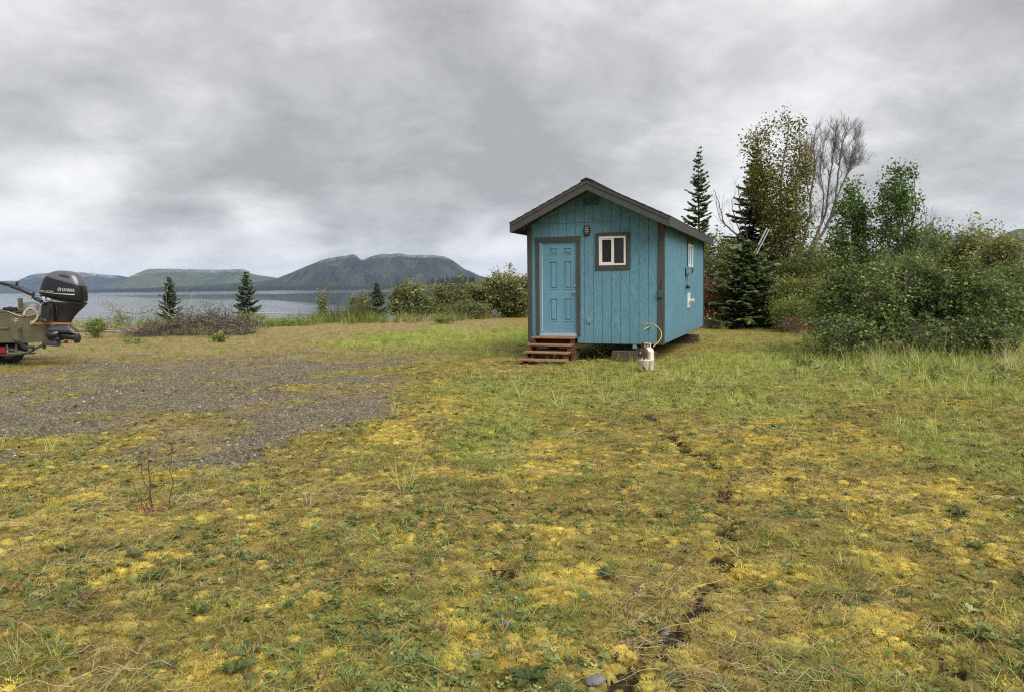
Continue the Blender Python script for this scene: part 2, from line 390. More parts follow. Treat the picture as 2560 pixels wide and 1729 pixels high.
def ground_material():
    t = NT('ground_turf')
    P = t.world()
    a1 = t.nd('ShaderNodeAttribute', attribute_name='zone'); sp = t.nd('ShaderNodeSeparateColor'); t.L.new(a1.outputs['Color'], sp.inputs[0])
    gravel, gold, green = sp.outputs[0], sp.outputs[1], sp.outputs[2]
    a2 = t.nd('ShaderNodeAttribute', attribute_name='zone_b'); sp2 = t.nd('ShaderNodeSeparateColor'); t.L.new(a2.outputs['Color'], sp2.inputs[0])
    soil, dry, sand = sp2.outputs[0], sp2.outputs[1], sp2.outputs[2]
    n_f = t.noise(P, 55, 6, 0.65); n_m = t.noise(P, 9, 5, 0.6); n_l = t.noise(P, 1.7, 4, 0.55); n_v = t.noise(P, 210, 3, 0.6)
    base = t.ramp(n_f, (0.28, (0.035, 0.026, 0.014)), (0.45, (0.11, 0.085, 0.032)), (0.60, (0.20, 0.155, 0.055)), (0.8, (0.30, 0.24, 0.11)))
    olive = t.ramp(n_f, (0.28, (0.045, 0.038, 0.012)), (0.5, (0.16, 0.13, 0.032)), (0.75, (0.30, 0.24, 0.07)))
    c = t.mix(t.ramp(n_m, (0.4, 0.0), (0.62, 1.0)), base, olive)
    goldc = t.ramp(n_f, (0.25, (0.065, 0.044, 0.012)), (0.45, (0.22, 0.165, 0.030)), (0.75, (0.40, 0.31, 0.06)))
    gm = t.math('ADD', gold, t.math('MULTIPLY', t.math('SUBTRACT', n_m, 0.5), 1.1))
    c = t.mix(t.ramp(gm, (0.35, 0.0), (0.75, 0.9)), c, goldc)
    greenc = t.ramp(n_f, (0.25, (0.04, 0.05, 0.010)), (0.5, (0.13, 0.145, 0.03)), (0.75, (0.26, 0.265, 0.07)))
    nm2 = t.math('ADD', green, t.math('MULTIPLY', t.math('SUBTRACT', n_m, 0.5), 1.0))
    c = t.mix(t.ramp(nm2, (0.35, 0.0), (0.75, 0.95)), c, greenc)
    dryc = t.ramp(n_f, (0.25, (0.07, 0.052, 0.03)), (0.5, (0.175, 0.13, 0.07)), (0.78, (0.30, 0.245, 0.14)))
    dm = t.math('ADD', dry, t.math('MULTIPLY', t.math('SUBTRACT', n_l, 0.5), 0.9))
    c = t.mix(t.ramp(dm, (0.25, 0.0), (0.6, 0.85)), c, dryc)
    vo = t.nd('ShaderNodeTexVoronoi'); vo.inputs['Scale'].default_value = 48; t.L.new(P, vo.inputs['Vector'])
    sc = t.nd('ShaderNodeSeparateColor'); t.L.new(vo.outputs['Color'], sc.inputs[0])
    gcol = t.ramp(sc.outputs[0], (0.0, (0.064, 0.054, 0.041)), (0.5, (0.158, 0.134, 0.10)), (0.85, (0.25, 0.22, 0.172)), (1.0, (0.38, 0.35, 0.29)))
    edge = t.ramp(vo.outputs['Distance'], (0.25, 1.0), (0.75, 0.30))
    gcol = t.mix(1.0, gcol, edge, 'MULTIPLY')
    gcol = t.mix(t.ramp(n_m, (0.42, 0.0), (0.62, 0.75)), gcol, t.ramp(n_f, (0.3, (0.05, 0.04, 0.028)), (0.7, (0.14, 0.115, 0.08))))
    vm = t.math('ADD', gravel, t.math('MULTIPLY', t.math('SUBTRACT', n_m, 0.5), 0.9))
    c = t.mix(t.ramp(vm, (0.22, 0.0), (0.72, 0.96)), c, gcol)
    soilc = t.ramp(n_f, (0.3, (0.012, 0.009, 0.006)), (0.7, (0.050, 0.036, 0.024)))
    sm = t.math('ADD', soil, t.math('MULTIPLY', t.math('SUBTRACT', n_m, 0.5), 0.7))
    c = t.mix(t.ramp(sm, (0.35, 0.0), (0.6, 1.0)), c, soilc)
    c = t.mix(1.0, c, t.ramp(n_v, (0.3, 0.62), (0.7, 1.28)), 'MULTIPLY')
    c = t.mix(1.0, c, t.ramp(n_l, (0.3, 0.82), (0.7, 1.12)), 'MULTIPLY')
    c = t.mix(1.0, c, (1.72, 1.66, 1.5, 1), 'MULTIPLY')
    sandc = t.ramp(n_f, (0.3, (0.10, 0.09, 0.075)), (0.7, (0.2, 0.18, 0.15)))
    c = t.mix(sand, c, sandc)
    t.bump(t.math('ADD', n_f, t.math('MULTIPLY', n_v, 0.5)), 0.9, 0.02)
    return t.fin(c, 0.95, 0, 0.15)
ground = g.build('ground', ground_material(), smooth=True)
tag(ground, 'mossy turf clearing with gravel patch beside the lake', kind='structure')
for nm, cols in (('zone', (gr, go, gn)), ('zone_b', (so, dr, sstep(2, 7, Y - shore_edge(X)) * (Z < -0.4)))):
    at_ = ground.data.attributes.new(nm, 'FLOAT_COLOR', 'POINT')
    arr = np.ones((nr * na + na, 4), np.float32)
    for k, cc in enumerate(cols): arr[:nr * na, k] = np.clip(cc, 0, 1).ravel()
    at_.data.foreach_set('color', arr.ravel())

# ------------------------------------------------------------------ lake
def water_material():
    t = NT('lake_water')
    P = t.world((1, 1, 1))
    sep = t.nd('ShaderNodeSeparateXYZ'); t.L.new(P, sep.inputs[0])
    w1 = t.noise(t.world((0.55, 1.0, 1)), 1.1, 4, 0.6); w2 = t.noise(t.world((0.25, 1.0, 1), (9, 3, 0)), 0.24, 3, 0.55)
    patch = t.noise(t.world((0.004, 0.0075, 1), (0.6, 0.2, 0)), 1.0, 3, 0.55, 0.4)
    # breeze: ruffled water near this bank and a ruffled streak below the far shore, smoother in between
    near = t.nd('ShaderNodeMapRange'); near.inputs['From Min'].default_value = 50; near.inputs['From Max'].default_value = 112
    near.inputs['To Min'].default_value = 1; near.inputs['To Max'].default_value = 0; near.interpolation_type = 'SMOOTHSTEP'
    skew = t.math('ADD', sep.outputs['Y'], t.math('MULTIPLY', sep.outputs['X'], 1.6))
    t.L.new(t.math('ADD', skew, t.math('MULTIPLY', t.math('SUBTRACT', patch, 0.5), 60)), near.inputs['Value'])
    far = t.nd('ShaderNodeMapRange'); far.inputs['From Min'].default_value = 560; far.inputs['From Max'].default_value = 760; far.interpolation_type = 'SMOOTHSTEP'
    t.L.new(t.math('ADD', sep.outputs['Y'], t.math('MULTIPLY', t.math('SUBTRACT', patch, 0.5), 260)), far.inputs['Value'])
    ruff = t.math('MAXIMUM', near.outputs[0], t.math('MULTIPLY', far.outputs[0], 1.0))
    gust = t.noise(t.world((0.05, 0.16, 1), (2, 5, 0)), 1.0, 5, 0.65)
    ruff = t.math('MULTIPLY', ruff, t.ramp(gust, (0.34, 0.10), (0.56, 1.0)))
    amt = t.math('ADD', t.math('MULTIPLY', ruff, 0.21), 0.005)
    bp = t.nd('ShaderNodeBump'); bp.inputs['Distance'].default_value = 0.35
    t.L.new(amt, bp.inputs['Strength'])
    t.L.new(t.math('ADD', w1, t.math('MULTIPLY', w2, 5.0)), bp.inputs['Height'])
    t.L.new(bp.outputs[0], t.bsdf.inputs['Normal'])
    t.bsdf.inputs['IOR'].default_value = 1.333
    t.put(t.bsdf.inputs['Roughness'], t.math('ADD', t.math('MULTIPLY', ruff, 0.03), 0.012))
    return t.fin((0.018, 0.028, 0.034), None, 0, 0.5)
w = MB(); rw = np.concatenate([[0.5], np.geomspace(10, 17000, 40)]); aw = np.linspace(-math.pi, math.pi, 121)[:-1]
Vw = np.stack([rw[:, None] * np.sin(aw), rw[:, None] * np.cos(aw), np.full((len(rw), 120), WATER_Z)], -1).reshape(-1, 3)
ii, jj = np.meshgrid(np.arange(len(rw) - 1), np.arange(120), indexing='ij'); jn = (jj + 1) % 120
w.add(Vw, np.stack([ii * 120 + jj, (ii + 1) * 120 + jj, (ii + 1) * 120 + jn, ii * 120 + jn], -1).reshape(-1, 4))
tag(w.build('lake_water', water_material(), smooth=True), 'grey blue lake water with wind ripples', kind='structure')

# ------------------------------------------------------------------ mountains and hills
def hillmat(name, lo, mid, hi, scale, rock=(0.16, 0.15, 0.14), band=None):
    t = NT(name); P = t.world()
    n = t.noise(t.world((1, .35, .35)), scale, 8, 0.66, .8); n2 = t.noise(P, scale * 5, 6, 0.65)
    t.bump(t.math('ADD', n, t.math('MULTIPLY', n2, .35)), 1.0, .12 / scale)
    c = t.ramp(n, (0.3, lo), (0.5, mid), (0.7, hi))
    c = t.mix(t.ramp(n2, (0.60, 0.0), (0.72, 0.7)), c, (*rock, 1))
    if band:
        sep = t.nd('ShaderNodeSeparateXYZ'); t.L.new(P, sep.inputs[0])
        k = t.math('ADD', t.math('DIVIDE', sep.outputs['Z'], band[0]), t.math('MULTIPLY', n, 0.7))
        c = t.mix(t.ramp(k, (0.75, 1.0), (1.0, 0.0)), c, (*band[1], 1))
    return t.fin(c, 0.95, 0, 0.1)
def ridge(name, label, prof, d_ridge, d_shore, mat, amp=0.18, nx=220, ny=46, seed=1, base=WATER_Z - 3, gully=0.006, foot=None):
    "prof: skyline in photo pixels, set at d_ridge metres; the slope comes down to the shore at d_shore"
    xs = np.array([p[0] for p in prof], float); ys = np.array([p[1] for p in prof], float)
    u = np.linspace(xs[0], xs[-1], nx); v = np.interp(u, xs, ys)
    top = np.array([at(a, b, d_ridge) for a, b in zip(u, v)])
    ts = np.concatenate([np.linspace(0, 1, ny), [1.03, 1.08, 1.2, 1.35]])
    V = np.zeros((len(ts), nx, 3))
    for k, t_ in enumerate(ts):
        d = d_shore + (d_ridge - d_shore) * t_
        V[k, :, 0] = top[:, 0] * d / d_ridge; V[k, :, 1] = top[:, 1] * d / d_ridge
        hh = np.maximum(top[:, 2] - base, 0.5)
        if t_ <= 1:
            f = (t_ ** 1.25 if foot is None else np.interp(t_, [0, foot[0], 1], [0, foot[1], 1]))
            X_, Y_ = V[k, :, 0], V[k, :, 1]
            rg = 1 - 2 * np.abs(fbm(X_ * gully, Y_ * gully * 0.35, 5, seed) - 0.5) * 2
            V[k, :, 2] = base + hh * f + hh * amp * (rg - 0.62) * min(1.0, 4.0 * (1 - min(t_, 1))) ** 1.3 * math.sin(min(t_, 1) * math.pi * .9) ** 0.6
        else: V[k, :, 2] = base + hh * max(0, 1 - (t_ - 1) * 2.9)
    ii, jj = np.meshgrid(np.arange(len(ts) - 1), np.arange(nx - 1), indexing='ij')
    F = np.stack([ii * nx + jj, ii * nx + jj + 1, (ii + 1) * nx + jj + 1, (ii + 1) * nx + jj], -1).reshape(-1, 4)
    o = MB().add(V.reshape(-1, 3), F).build(name, mat, smooth=True)
    return tag(o, label, kind='structure')
def wob(pr, a=1.5, n=8, seed=0):
    "small irregularities along a skyline"
    rg = np.random.default_rng(seed); xs = np.array([p[0] for p in pr], float); ys = np.array([p[1] for p in pr], float)
    u = np.linspace(xs[0], xs[-1], max(n, int((xs[-1] - xs[0]) / 9))); v = np.interp(u, xs, ys)
    return [(p, q + a * (fbm(p * .05, seed, 3, seed) - 0.5) * 2) for p, q in zip(u, v)]
m_main = hillmat('mountain_brush', (0.012, 0.015, 0.012), (0.034, 0.038, 0.027), (0.085, 0.082, 0.050), 0.006, (0.14, 0.12, 0.10), (60.0, (0.016, 0.022, 0.017)))
m_mid = hillmat('mountain_grass', (0.045, 0.06, 0.036), (0.075, 0.092, 0.05), (0.12, 0.13, 0.07), 0.004, (0.20, 0.19, 0.17), (70.0, (0.018, 0.026, 0.022)))
m_far = hillmat('mountain_distant', (0.03, 0.04, 0.045), (0.045, 0.055, 0.055), (0.06, 0.07, 0.07), 0.002)
m_hill = hillmat('hill_tundra', (0.035, 0.05, 0.028), (0.075, 0.095, 0.05), (0.14, 0.15, 0.085), 0.012, (0.26, 0.25, 0.22))
ridge('mountain', 'broad dark mountain with two cloud-capped tops across the lake', wob([(190, 732), (330, 722), (470, 714), (560, 710), (640, 706), (690, 697), (735, 680), (770, 664), (800, 652), (840, 642), (860, 641), (884, 636), (891, 640), (904, 652), (912, 649), (925, 642), (945, 637), (960, 633), (975, 637), (1000, 633), (1015, 638), (1030, 640), (1050, 638), (1110, 641), (1130, 650), (1160, 672), (1195, 688), (1230, 698), (1300, 716), (1400, 728)], 1.2, seed=3),
      7000, 5200, m_main, 0.30, 340, 70, 3, gully=0.0055)
ridge('mountain', 'lower green grey mountain left of the dark one, its flat top in cloud', wob([(150, 735), (250, 722), (300, 704), (340, 685), (372, 673), (420, 672), (470, 674), (520, 675), (570, 674), (612, 673), (625, 684), (650, 690), (680, 692), (720, 700), (800, 722)], 1.2, seed=5),
      8800, 7300, m_mid, 0.24, 220, 44, 9, gully=0.004)
ridge('mountain', 'far blue mountain at the left end, its ridge under cloud', wob([(-260, 740), (-120, 715), (0, 704), (45, 702), (75, 688), (112, 684), (170, 680), (230, 684), (300, 690), (360, 700), (450, 715)], 1.2, seed=6),
      10500, 9400, m_far, 0.12, 160, 24, 12, gully=0.002)
ridge('hill', 'rounded green tundra hill at the right edge', wob([(2380, 690), (2420, 655), (2460, 618), (2490, 596), (2520, 581), (2545, 573), (2575, 570), (2640, 585), (2760, 640), (2900, 690)], 1.5, seed=8),
      2600, 1500, m_hill, 0.12, 120, 40, 22, base=0.0, gully=0.012)
ridge('hill', 'long bluish hill behind the green one at right', wob([(2050, 690), (2150, 640), (2250, 605), (2330, 592), (2400, 588), (2440, 590), (2480, 592), (2540, 600), (2700, 640), (2900, 690)], 1.5, seed=10),
      6000, 4200, m_mid, 0.12, 120, 30, 26, base=0.0, gully=0.006)
spit = ridge('spit', 'low brushy point of land reaching into the lake', wob([(955, 724), (985, 717), (1010, 712), (1050, 708), (1090, 706), (1150, 704), (1220, 702), (1400, 700), (1700, 698)], 1.0, seed=14),
      1750, 1550, hillmat('spit_brush', (0.03, 0.034, 0.016), (0.07, 0.075, 0.03), (0.13, 0.12, 0.05), 0.05), 0.1, 160, 14, 30, gully=0.03)
tag(ridge('island', 'thin dark gravel islet on the lake before the mountain', [(815, 726), (830, 724.3), (850, 724), (864, 725.6)], 3000, 2960, m_main, 0.0, 30, 6, 33), kind='structure')
# ------------------------------------------------------------------ cabin
def paint_siding():
    t = NT('teal_siding_paint')
    P = t.coord('Object')
    g1 = t.noise(t.coord('Object', (16, 16, 2.6)), 2.4, 6, 0.62, 0.9)
    g2 = t.noise(t.coord('Object', (70, 70, 7)), 1.6, 5, 0.7, 0.6)
    g3 = t.noise(t.coord('Object', (1, 1, .7)), 1.4, 3)
    sid = t.attr('plank_tone', 'OBJECT')
    col = t.ramp(g1, (0.30, (0.070, 0.168, 0.228)), (0.47, (0.124, 0.264, 0.340)), (0.70, (0.152, 0.306, 0.386)))
    chk = t.math('MULTIPLY', t.ramp(g2, (0.53, 0.0), (0.60, 1.0)), t.ramp(g3, (0.40, 0.10), (0.60, 1.0)))
    col = t.mix(t.math('MULTIPLY', chk, 0.66), col, (0.022, 0.070, 0.105, 1))
    col = t.mix(1.0, col, t.ramp(g3, (0.3, 0.84), (0.7, 1.10)), 'MULTIPLY')
    # splash dirt low on the wall
    sp = t.nd('ShaderNodeSeparateXYZ'); t.L.new(P, sp.inputs[0])
    d = t.math('MULTIPLY', t.ramp(sp.outputs['Z'], (0.0, 0.70), (0.34, 0.0)), t.ramp(g1, (0.45, 0.0), (0.62, 1.0)))
    col = t.mix(d, col, (0.09, 0.13, 0.12, 1))
    t.bump(t.math('SUBTRACT', g1, t.math('MULTIPLY', chk, 1.2)), 0.35, 0.006)
    return t.fin(col, 0.72, 0, 0.25)
M_SIDE = paint_siding()
def plain_paint(name, col, scale=14, rough=0.6, lo=.80):
    t = NT(name); a = t.noise(t.coord('Object', (1, 1, .35)), scale, 6, .65); b = t.noise(t.coord('Object'), 2.2, 3)
    c = t.mix(1.0, (*col, 1), t.ramp(a, (0.3, lo), (0.7, 1.12 if lo < .9 else 1.03)), 'MULTIPLY'); c = t.mix(1.0, c, t.ramp(b, (0.3, 0.9), (0.7, 1.07)), 'MULTIPLY')
    t.bump(a, 0.12 if lo < .9 else .03, 0.004); return t.fin(c, rough, 0, 0.3)
M_DOOR = plain_paint('teal_door_paint', (0.130, 0.278, 0.360), 5, 0.42, .93)
M_TRIM = plain_paint('grey_trim_paint', (0.062, 0.062, 0.057), 18, 0.65)
M_FASC = plain_paint('grey_fascia_paint', (0.064, 0.064, 0.061), 10, 0.6)
M_FELT = simple('roof_shingle', (0.045, 0.042, 0.04), 0.9, 0, 0.5, 30, 0.5)
M_DARK = simple('dark_underside', (0.03, 0.027, 0.024), 0.95)
M_VINYL = simple('white_vinyl', (0.72, 0.72, 0.71), 0.35, 0, 0.06, 4)
M_GLASS = NT('dark_window_glass')
_n = M_GLASS.noise(M_GLASS.coord('Object', (1, 1, 1)), 2.5, 3)
M_GLASS = M_GLASS.fin(M_GLASS.ramp(_n, (0.3, (0.012, 0.012, 0.013)), (0.7, (0.04, 0.038, 0.036))), 0.10, 0, 0.35)
M_SCREEN = simple('insect_screen', (0.022, 0.021, 0.02), 0.6, 0, 0.3, 3, 0, 0.2)
M_STEEL = simple('brushed_metal', (0.55, 0.55, 0.55), 0.32, 0.9, 0.15, 20)
M_ALU = simple('threshold_aluminium', (0.62, 0.63, 0.64), 0.4, 0.7, 0.12, 12)
M_BLACK = simple('black_plastic', (0.018, 0.018, 0.019), 0.45, 0, 0.2, 8)
M_LENS = simple('frosted_lens', (0.42, 0.36, 0.30), 0.3, 0, 0.3, 20)
M_TIMBER = NT('weathered_timber')
_a = M_TIMBER.noise(M_TIMBER.coord('Object', (1.5, 14, 30)), 2.2, 6, .65, .8)
M_TIMBER.bump(_a, .5, .01)
M_TIMBER = M_TIMBER.fin(M_TIMBER.ramp(_a, (.3, (.035, .026, .019)), (.55, (.085, .065, .05)), (.8, (.17, .14, .11))), .9, 0, .15)

CORNER = np.array([3.25918718, 16.13020289, EYE - 1.26213179]); YAW = 0.3634; CW, CL = 3.0625, 7.40
SLOPE_K = 0.0
cabin = empty('cabin', CORNER, -YAW, 'small teal blue wooden cabin with grey trim and gable roof on timber blocks', 'cabin')
cabM = Matrix.Translation(Vector(CORNER)) @ Matrix.Rotation(-YAW, 4, 'Z')
def cw(x, y, z): return np.array(cabM @ Vector((x, y, z)))      # cabin space -> world
ZR, ZE, OV, EV = 3.553, 2.715, 0.567, 0.207                      # ridge and eave heights of the roof top, overhangs
sl = (ZR - ZE) / (CW / 2 + EV)
def roof_z(x): return ZE + sl * (min(x + CW + EV, EV - x))      # top of roof over cabin x
def soffit_z(x): return roof_z(x) - 0.17
# front wall: backing with real openings behind siding planks
fw = MB(); prof = [(-CW + .02, 0.01), (-.02, 0.01), (-.02, soffit_z(-.02)), (-CW / 2, soffit_z(-CW / 2)), (-CW + .02, soffit_z(-CW + .02))]
for pl_ in ([(-CW + .02, .01), (-2.80, .01), (-2.80, soffit_z(-2.80)), (-CW + .02, soffit_z(-CW + .02))], [(-1.9205, .01), (-.02, .01), (-.02, soffit_z(-.02)), (-CW / 2, soffit_z(-CW / 2)), (-1.9205, soffit_z(-1.9205))],
            [(-2.7999, 2.2685), (-1.9206, 2.2685), (-1.9206, soffit_z(-1.9206)), (-2.7999, soffit_z(-2.7999))]): fw.prism(pl_, 0.0127, 0.10)
front = fix_normals(fw.build('front_wall', M_SIDE, cabin))
MB().box((-2.79, .101, .19), (-1.93, .104, 2.26)).build('door_backing', M_DARK, cabin)
openings = [(-2.82, -1.90, -1, 2.30), (-1.50, -0.70, 1.62, 2.40)]
prng = random.Random(3)
def plank(x0, x1, z0, zt, y0, y1):
    "zt(x) gives the top; cut where an opening crosses"
    segs = [(x0, x1, z0, None)]
    for ox0, ox1, oz0, oz1 in openings:
        new = []
        for a, b, c, d in segs:
            if b <= ox0 or a >= ox1: new.append((a, b, c, d)); continue
            if a < ox0: new.append((a, ox0, c, d))
            if b > ox1: new.append((ox1, b, c, d))
            aa, bb = max(a, ox0), min(b, ox1)
            if c < oz0: new.append((aa, bb, c, min(oz0, d) if d else oz0))
            if d is None or d > oz1: new.append((aa, bb, max(c, oz1), d))
        segs = new
    for a, b, c, d in segs:
        if b - a < 0.012: continue
        ta, tb = (zt(a), zt(b)) if d is None else (d, d)
        if min(ta, tb) - c < 0.02: continue
        mid = -CW / 2
        poly = [(a, c), (b, c), (b, tb)] + ([(mid, zt(mid))] if d is None and a < mid < b and zt(mid) > max(ta, tb) else []) + [(a, ta)]
        j = prng.uniform(-.0012, .0012)
        o = MB().prism(poly, y0 + j, y1).build('siding_plank', M_SIDE, front)
        bm = bmesh.new(); bm.from_mesh(o.data); bmesh.ops.recalc_face_normals(bm, faces=bm.faces); bm.to_mesh(o.data); bm.free()
GO = 0.1158; grooves = [-(GO + 0.2032 * k) for k in range(14, -1, -1)]
xs_ = [-CW + .02] + grooves + [-.02]
for a, b in zip(xs_[:-1], xs_[1:]):
    plank(a + .005, b - .005, 0.0, lambda x: 2.678, 0.0, 0.0125)
    plank(a + .005, b - .005, 2.688, lambda x: soffit_z(x) + .004, -0.009, 0.0125)
MB().box((-CW + .02, -.016, 2.676), (-.02, -.002, 2.690)).build('siding_flashing', M_SIDE, cabin)
# other walls
def side_wall(x, sgn, name):
    b = MB(); n = 73
    for k in range(n):                                     # vertical grooves every 10 cm
        y0 = 0.02 + k * (CL - .04) / n + .003; y1 = 0.02 + (k + 1) * (CL - .04) / n - .003
        b.box((x - .014 if sgn > 0 else x, y0, 0.0), (x if sgn > 0 else x + .014, y1, soffit_z(0) + .012))
    b.box((x - .10 if sgn > 0 else x + .0145, .101, 0.005), (x - .0145 if sgn > 0 else x + .10, CL - .101, soffit_z(0) + .01))
    return b.build(name, M_SIDE, cabin)
side_wall(0.0, 1, 'right_wall'); side_wall(-CW, -1, 'left_wall')
MB().prism(prof, CL - .10, CL).build('back_wall', M_SIDE, cabin)
MB().box((-CW + .02, .02, -.02), (-.02, CL - .02, 0.004)).build('floor', M_DARK, cabin)
for x in (-2.55, -.62): MB().box((x - .07, .05, -.15), (x + .07, CL - .05, -.0205), .01).build('skid', M_TIMBER, cabin)
MB().box((-.66, -.004, -.10), (-.58, .05, -.0205), .004).build('skid_bracket', M_DOOR, cabin)
# corner boards
def board(name, lo, hi, mat=M_TRIM, parent=cabin, ch=.004): return MB().box(lo, hi, ch).build(name, mat, parent)
board('corner_board', (-.115, -.022, -.012), (.022, -.0015, soffit_z(-.1)))
board('corner_board', (.002, -.0010, -.012), (.0215, .10, soffit_z(0)))
board('corner_board', (-CW - .022, -.022, .02), (-CW + .085, -.0015, soffit_z(-CW + .09) + .02))
board('corner_board', (-CW - .0215, -.001, .02), (-CW - .002, .10, soffit_z(0)))
board('corner_board', (.002, CL - .10, -.012), (.0215, CL + .02, soffit_z(0)))
# ---- roof
def roof_half(sgn):
    xc = -CW / 2; xe = EV if sgn > 0 else -CW - EV
    return xc, xe
rp = [(-CW / 2, ZR - .03), (EV - .01, roof_z(EV - .01) - .03), (EV - .01, roof_z(EV - .01) - .165), (-CW / 2, ZR - .165), (-CW - EV + .01, roof_z(-CW - EV + .01) - .165), (-CW - EV + .01, roof_z(-CW - EV + .01) - .03)]
roof = MB(); y0, y1 = -OV + .03, CL + OV - .03
n = len(rp); Vr = [(p[0], y0, p[1]) for p in rp] + [(p[0], y1, p[1]) for p in rp]
roof.add(Vr, [(0, 1, 2, 3), (0, 3, 4, 5), (9, 8, 7, 6), (11, 10, 9, 6)] + [(i, i + 6, (i + 1) % 6 + 6, (i + 1) % 6) for i in range(6)])
roof = fix_normals(roof.build('roof', M_TRIM, cabin))
for sgn in (1, -1):                                        # shingle courses, each lapping the one below
    for k in range(10):
        u0, u1 = k / 10, (k + 1) / 10
        xa = -CW / 2 + sgn * (CW / 2 + EV + .03) * u0; xb = -CW / 2 + sgn * (CW / 2 + EV + .03) * u1
        za, zb = ZR - sl * abs(xa + CW / 2) - .028, ZR - sl * abs(xb + CW / 2) - .028
        V = [(xa, -OV - .03, za + .004), (xb, -OV - .03, zb + .016), (xb, CL + OV + .03, zb + .016), (xa, CL + OV + .03, za + .004),
             (xa, -OV - .03, za - .002), (xb, -OV - .03, zb - .002), (xb, CL + OV + .03, zb - .002), (xa, CL + OV + .03, za - .002)]
        fix_normals(MB().add(V, [(0, 1, 2, 3), (4, 5, 6, 7), (0, 1, 5, 4), (1, 2, 6, 5), (2, 3, 7, 6), (3, 0, 4, 7)]).build('shingle_course', M_FELT, roof))
MB().prism([(-CW / 2 - .13, ZR - .058), (-CW / 2 - .13, ZR - .040), (-CW / 2, ZR + .012), (-CW / 2 + .13, ZR - .040), (-CW / 2 + .13, ZR - .058), (-CW / 2, ZR - .006)], -OV - .035, CL + OV + .035).build('ridge_cap', M_FELT, roof)
def rake(y0, y1, sgn, hi, lo, name, out):
    xe = EV if sgn > 0 else -CW - EV
    zc = ZR - .034; ze = ZE - .034
    poly = [(-CW / 2, zc - hi), (xe, ze - hi), (xe, ze - lo), (-CW / 2, zc - lo)]
    return fix_normals(MB().prism(poly, y0, y1).build(name, M_FASC, roof))
for sgn in (1, -1):
    for (ya, yb, yc) in ((-OV - .0, -OV + .028, -OV - .018), (CL + OV - .028, CL + OV, CL + OV + .018)):
        rake(min(ya, yb), max(ya, yb), sgn, 0.0, 0.215 if sgn < 0 else .215, 'fascia_board', 0)
        rake(min(yc, ya) + .0, max(yc, ya) - .0005, sgn, 0.0, 0.068, 'rake_trim', 0)
board('fascia_board', (EV + .001, -OV + .002, ZE - .245), (EV + .027, CL + OV - .002, ZE - .036), M_FASC, roof)
board('fascia_board', (-CW - EV - .027, -OV + .002, ZE - .245), (-CW - EV - .001, CL + OV - .002, ZE - .036), M_FASC, roof)
M_VENT = simple('shaded_teal_vent', (.060, .135, .175), .8)  # siding teal darkened, painting in the shade of the vent slots
# gable vent, just under the peak
vent = MB().box((-1.77, -.014, 3.01), (-1.385, -.0095, 3.235), .002).build('gable_vent', M_SIDE, cabin)
for k in range(3):
    x = -1.755 + k * .125
    MB().box((x, -.0165, 3.03), (x + .106, -.0141, 3.215)).build('vent_slot_shade', M_VENT, vent)
    for j in range(6):
        z = 3.035 + j * .03
        b = MB(); b.add([(x, -.019, z), (x + .108, -.019, z), (x + .108, -.040, z - .012), (x, -.040, z - .012), (x, -.019, z + .004), (x + .108, -.019, z + .004), (x + .108, -.040, z - .007), (x, -.040, z - .007)],
              [(0, 1, 2, 3), (7, 6, 5, 4), (0, 4, 5, 1), (1, 5, 6, 2), (2, 6, 7, 3), (3, 7, 4, 0)])
        fix_normals(b.build('louvre', M_SIDE, vent))
# ---- door
X0, X1 = -2.735, -1.935
for lo, hi in (((-2.885, -.026, .175), (-2.80, -.0015, 2.272)), ((-1.92, -.026, .165), (-1.835, -.0015, 2.272))): board('door_trim', lo, hi)
fix_normals(MB().prism([(-2.885, 2.2735), (-1.835, 2.2735), (-1.822, 2.375), (-2.90, 2.375)], -.030, -.0015).build('door_trim', M_TRIM, cabin))
frame = board('door_frame', (-2.80, -.010, .185), (-2.742, .10, 2.268), M_DOOR)
board('jamb', (-1.9335, -.010, .185), (-1.9205, .10, 2.268), M_DOOR, frame); board('jamb', (-2.7415, -.010, 2.252), (-1.934, .10, 2.268), M_DOOR, frame)
board('weather_strip', (-2.7415, .012, .25), (-2.733, .03, 2.25), M_VINYL, frame)
board('threshold', (-2.80, -.045, .150), (-1.921, .10, .1845), M_ALU)
board('sill_cap', (-2.741, .0, .186), (-1.934, .10, .215), M_ALU)
door = MB()
DY = 0.035
px_ = [X0 + .002, -2.575, -2.385, -2.235, -2.045, X1 - .0]; pz_ = [.25, .475, 1.005, 1.195, 1.835, 1.975, 2.135, 2.250]
pan = {(1, 1), (3, 1), (1, 3), (3, 3), (1, 5), (3, 5)}
for i in range(5):
    for j in range(7):
        if (i, j) in pan: continue
        door.add([(px_[i], DY, pz_[j]), (px_[i + 1], DY, pz_[j]), (px_[i + 1], DY, pz_[j + 1]), (px_[i], DY, pz_[j + 1])], [(0, 1, 2, 3)])
door.box((X0 + .002, DY + .030, .25), (X1, DY + .045, 2.25))
door.box((X0 + .002, DY - .002, .216), (X1, DY + .04, .2495), .003)
door = door.build('door', M_DOOR, cabin)
for (i, j) in pan:
    x0, x1, z0, z1 = px_[i], px_[i + 1], pz_[j], pz_[j + 1]
    rings = [(0, 0), (.004, -.009), (.014, -.009), (.022, .016), (.036, .016), (.060, -.004)]
    V = []; F = []
    for ins, d in rings: V += [(x0 + ins, DY + d, z0 + ins), (x1 - ins, DY + d, z0 + ins), (x1 - ins, DY + d, z1 - ins), (x0 + ins, DY + d, z1 - ins)]
    for k in range(len(rings) - 1):
        for q in range(4): r_ = (q + 1) % 4; F.append((k * 4 + q, k * 4 + r_, k * 4 + 4 + r_, k * 4 + 4 + q))
    F.append(tuple(range(len(rings) * 4 - 4, len(rings) * 4)))
    MB().add(V, F).build('door_panel', M_DOOR, door)
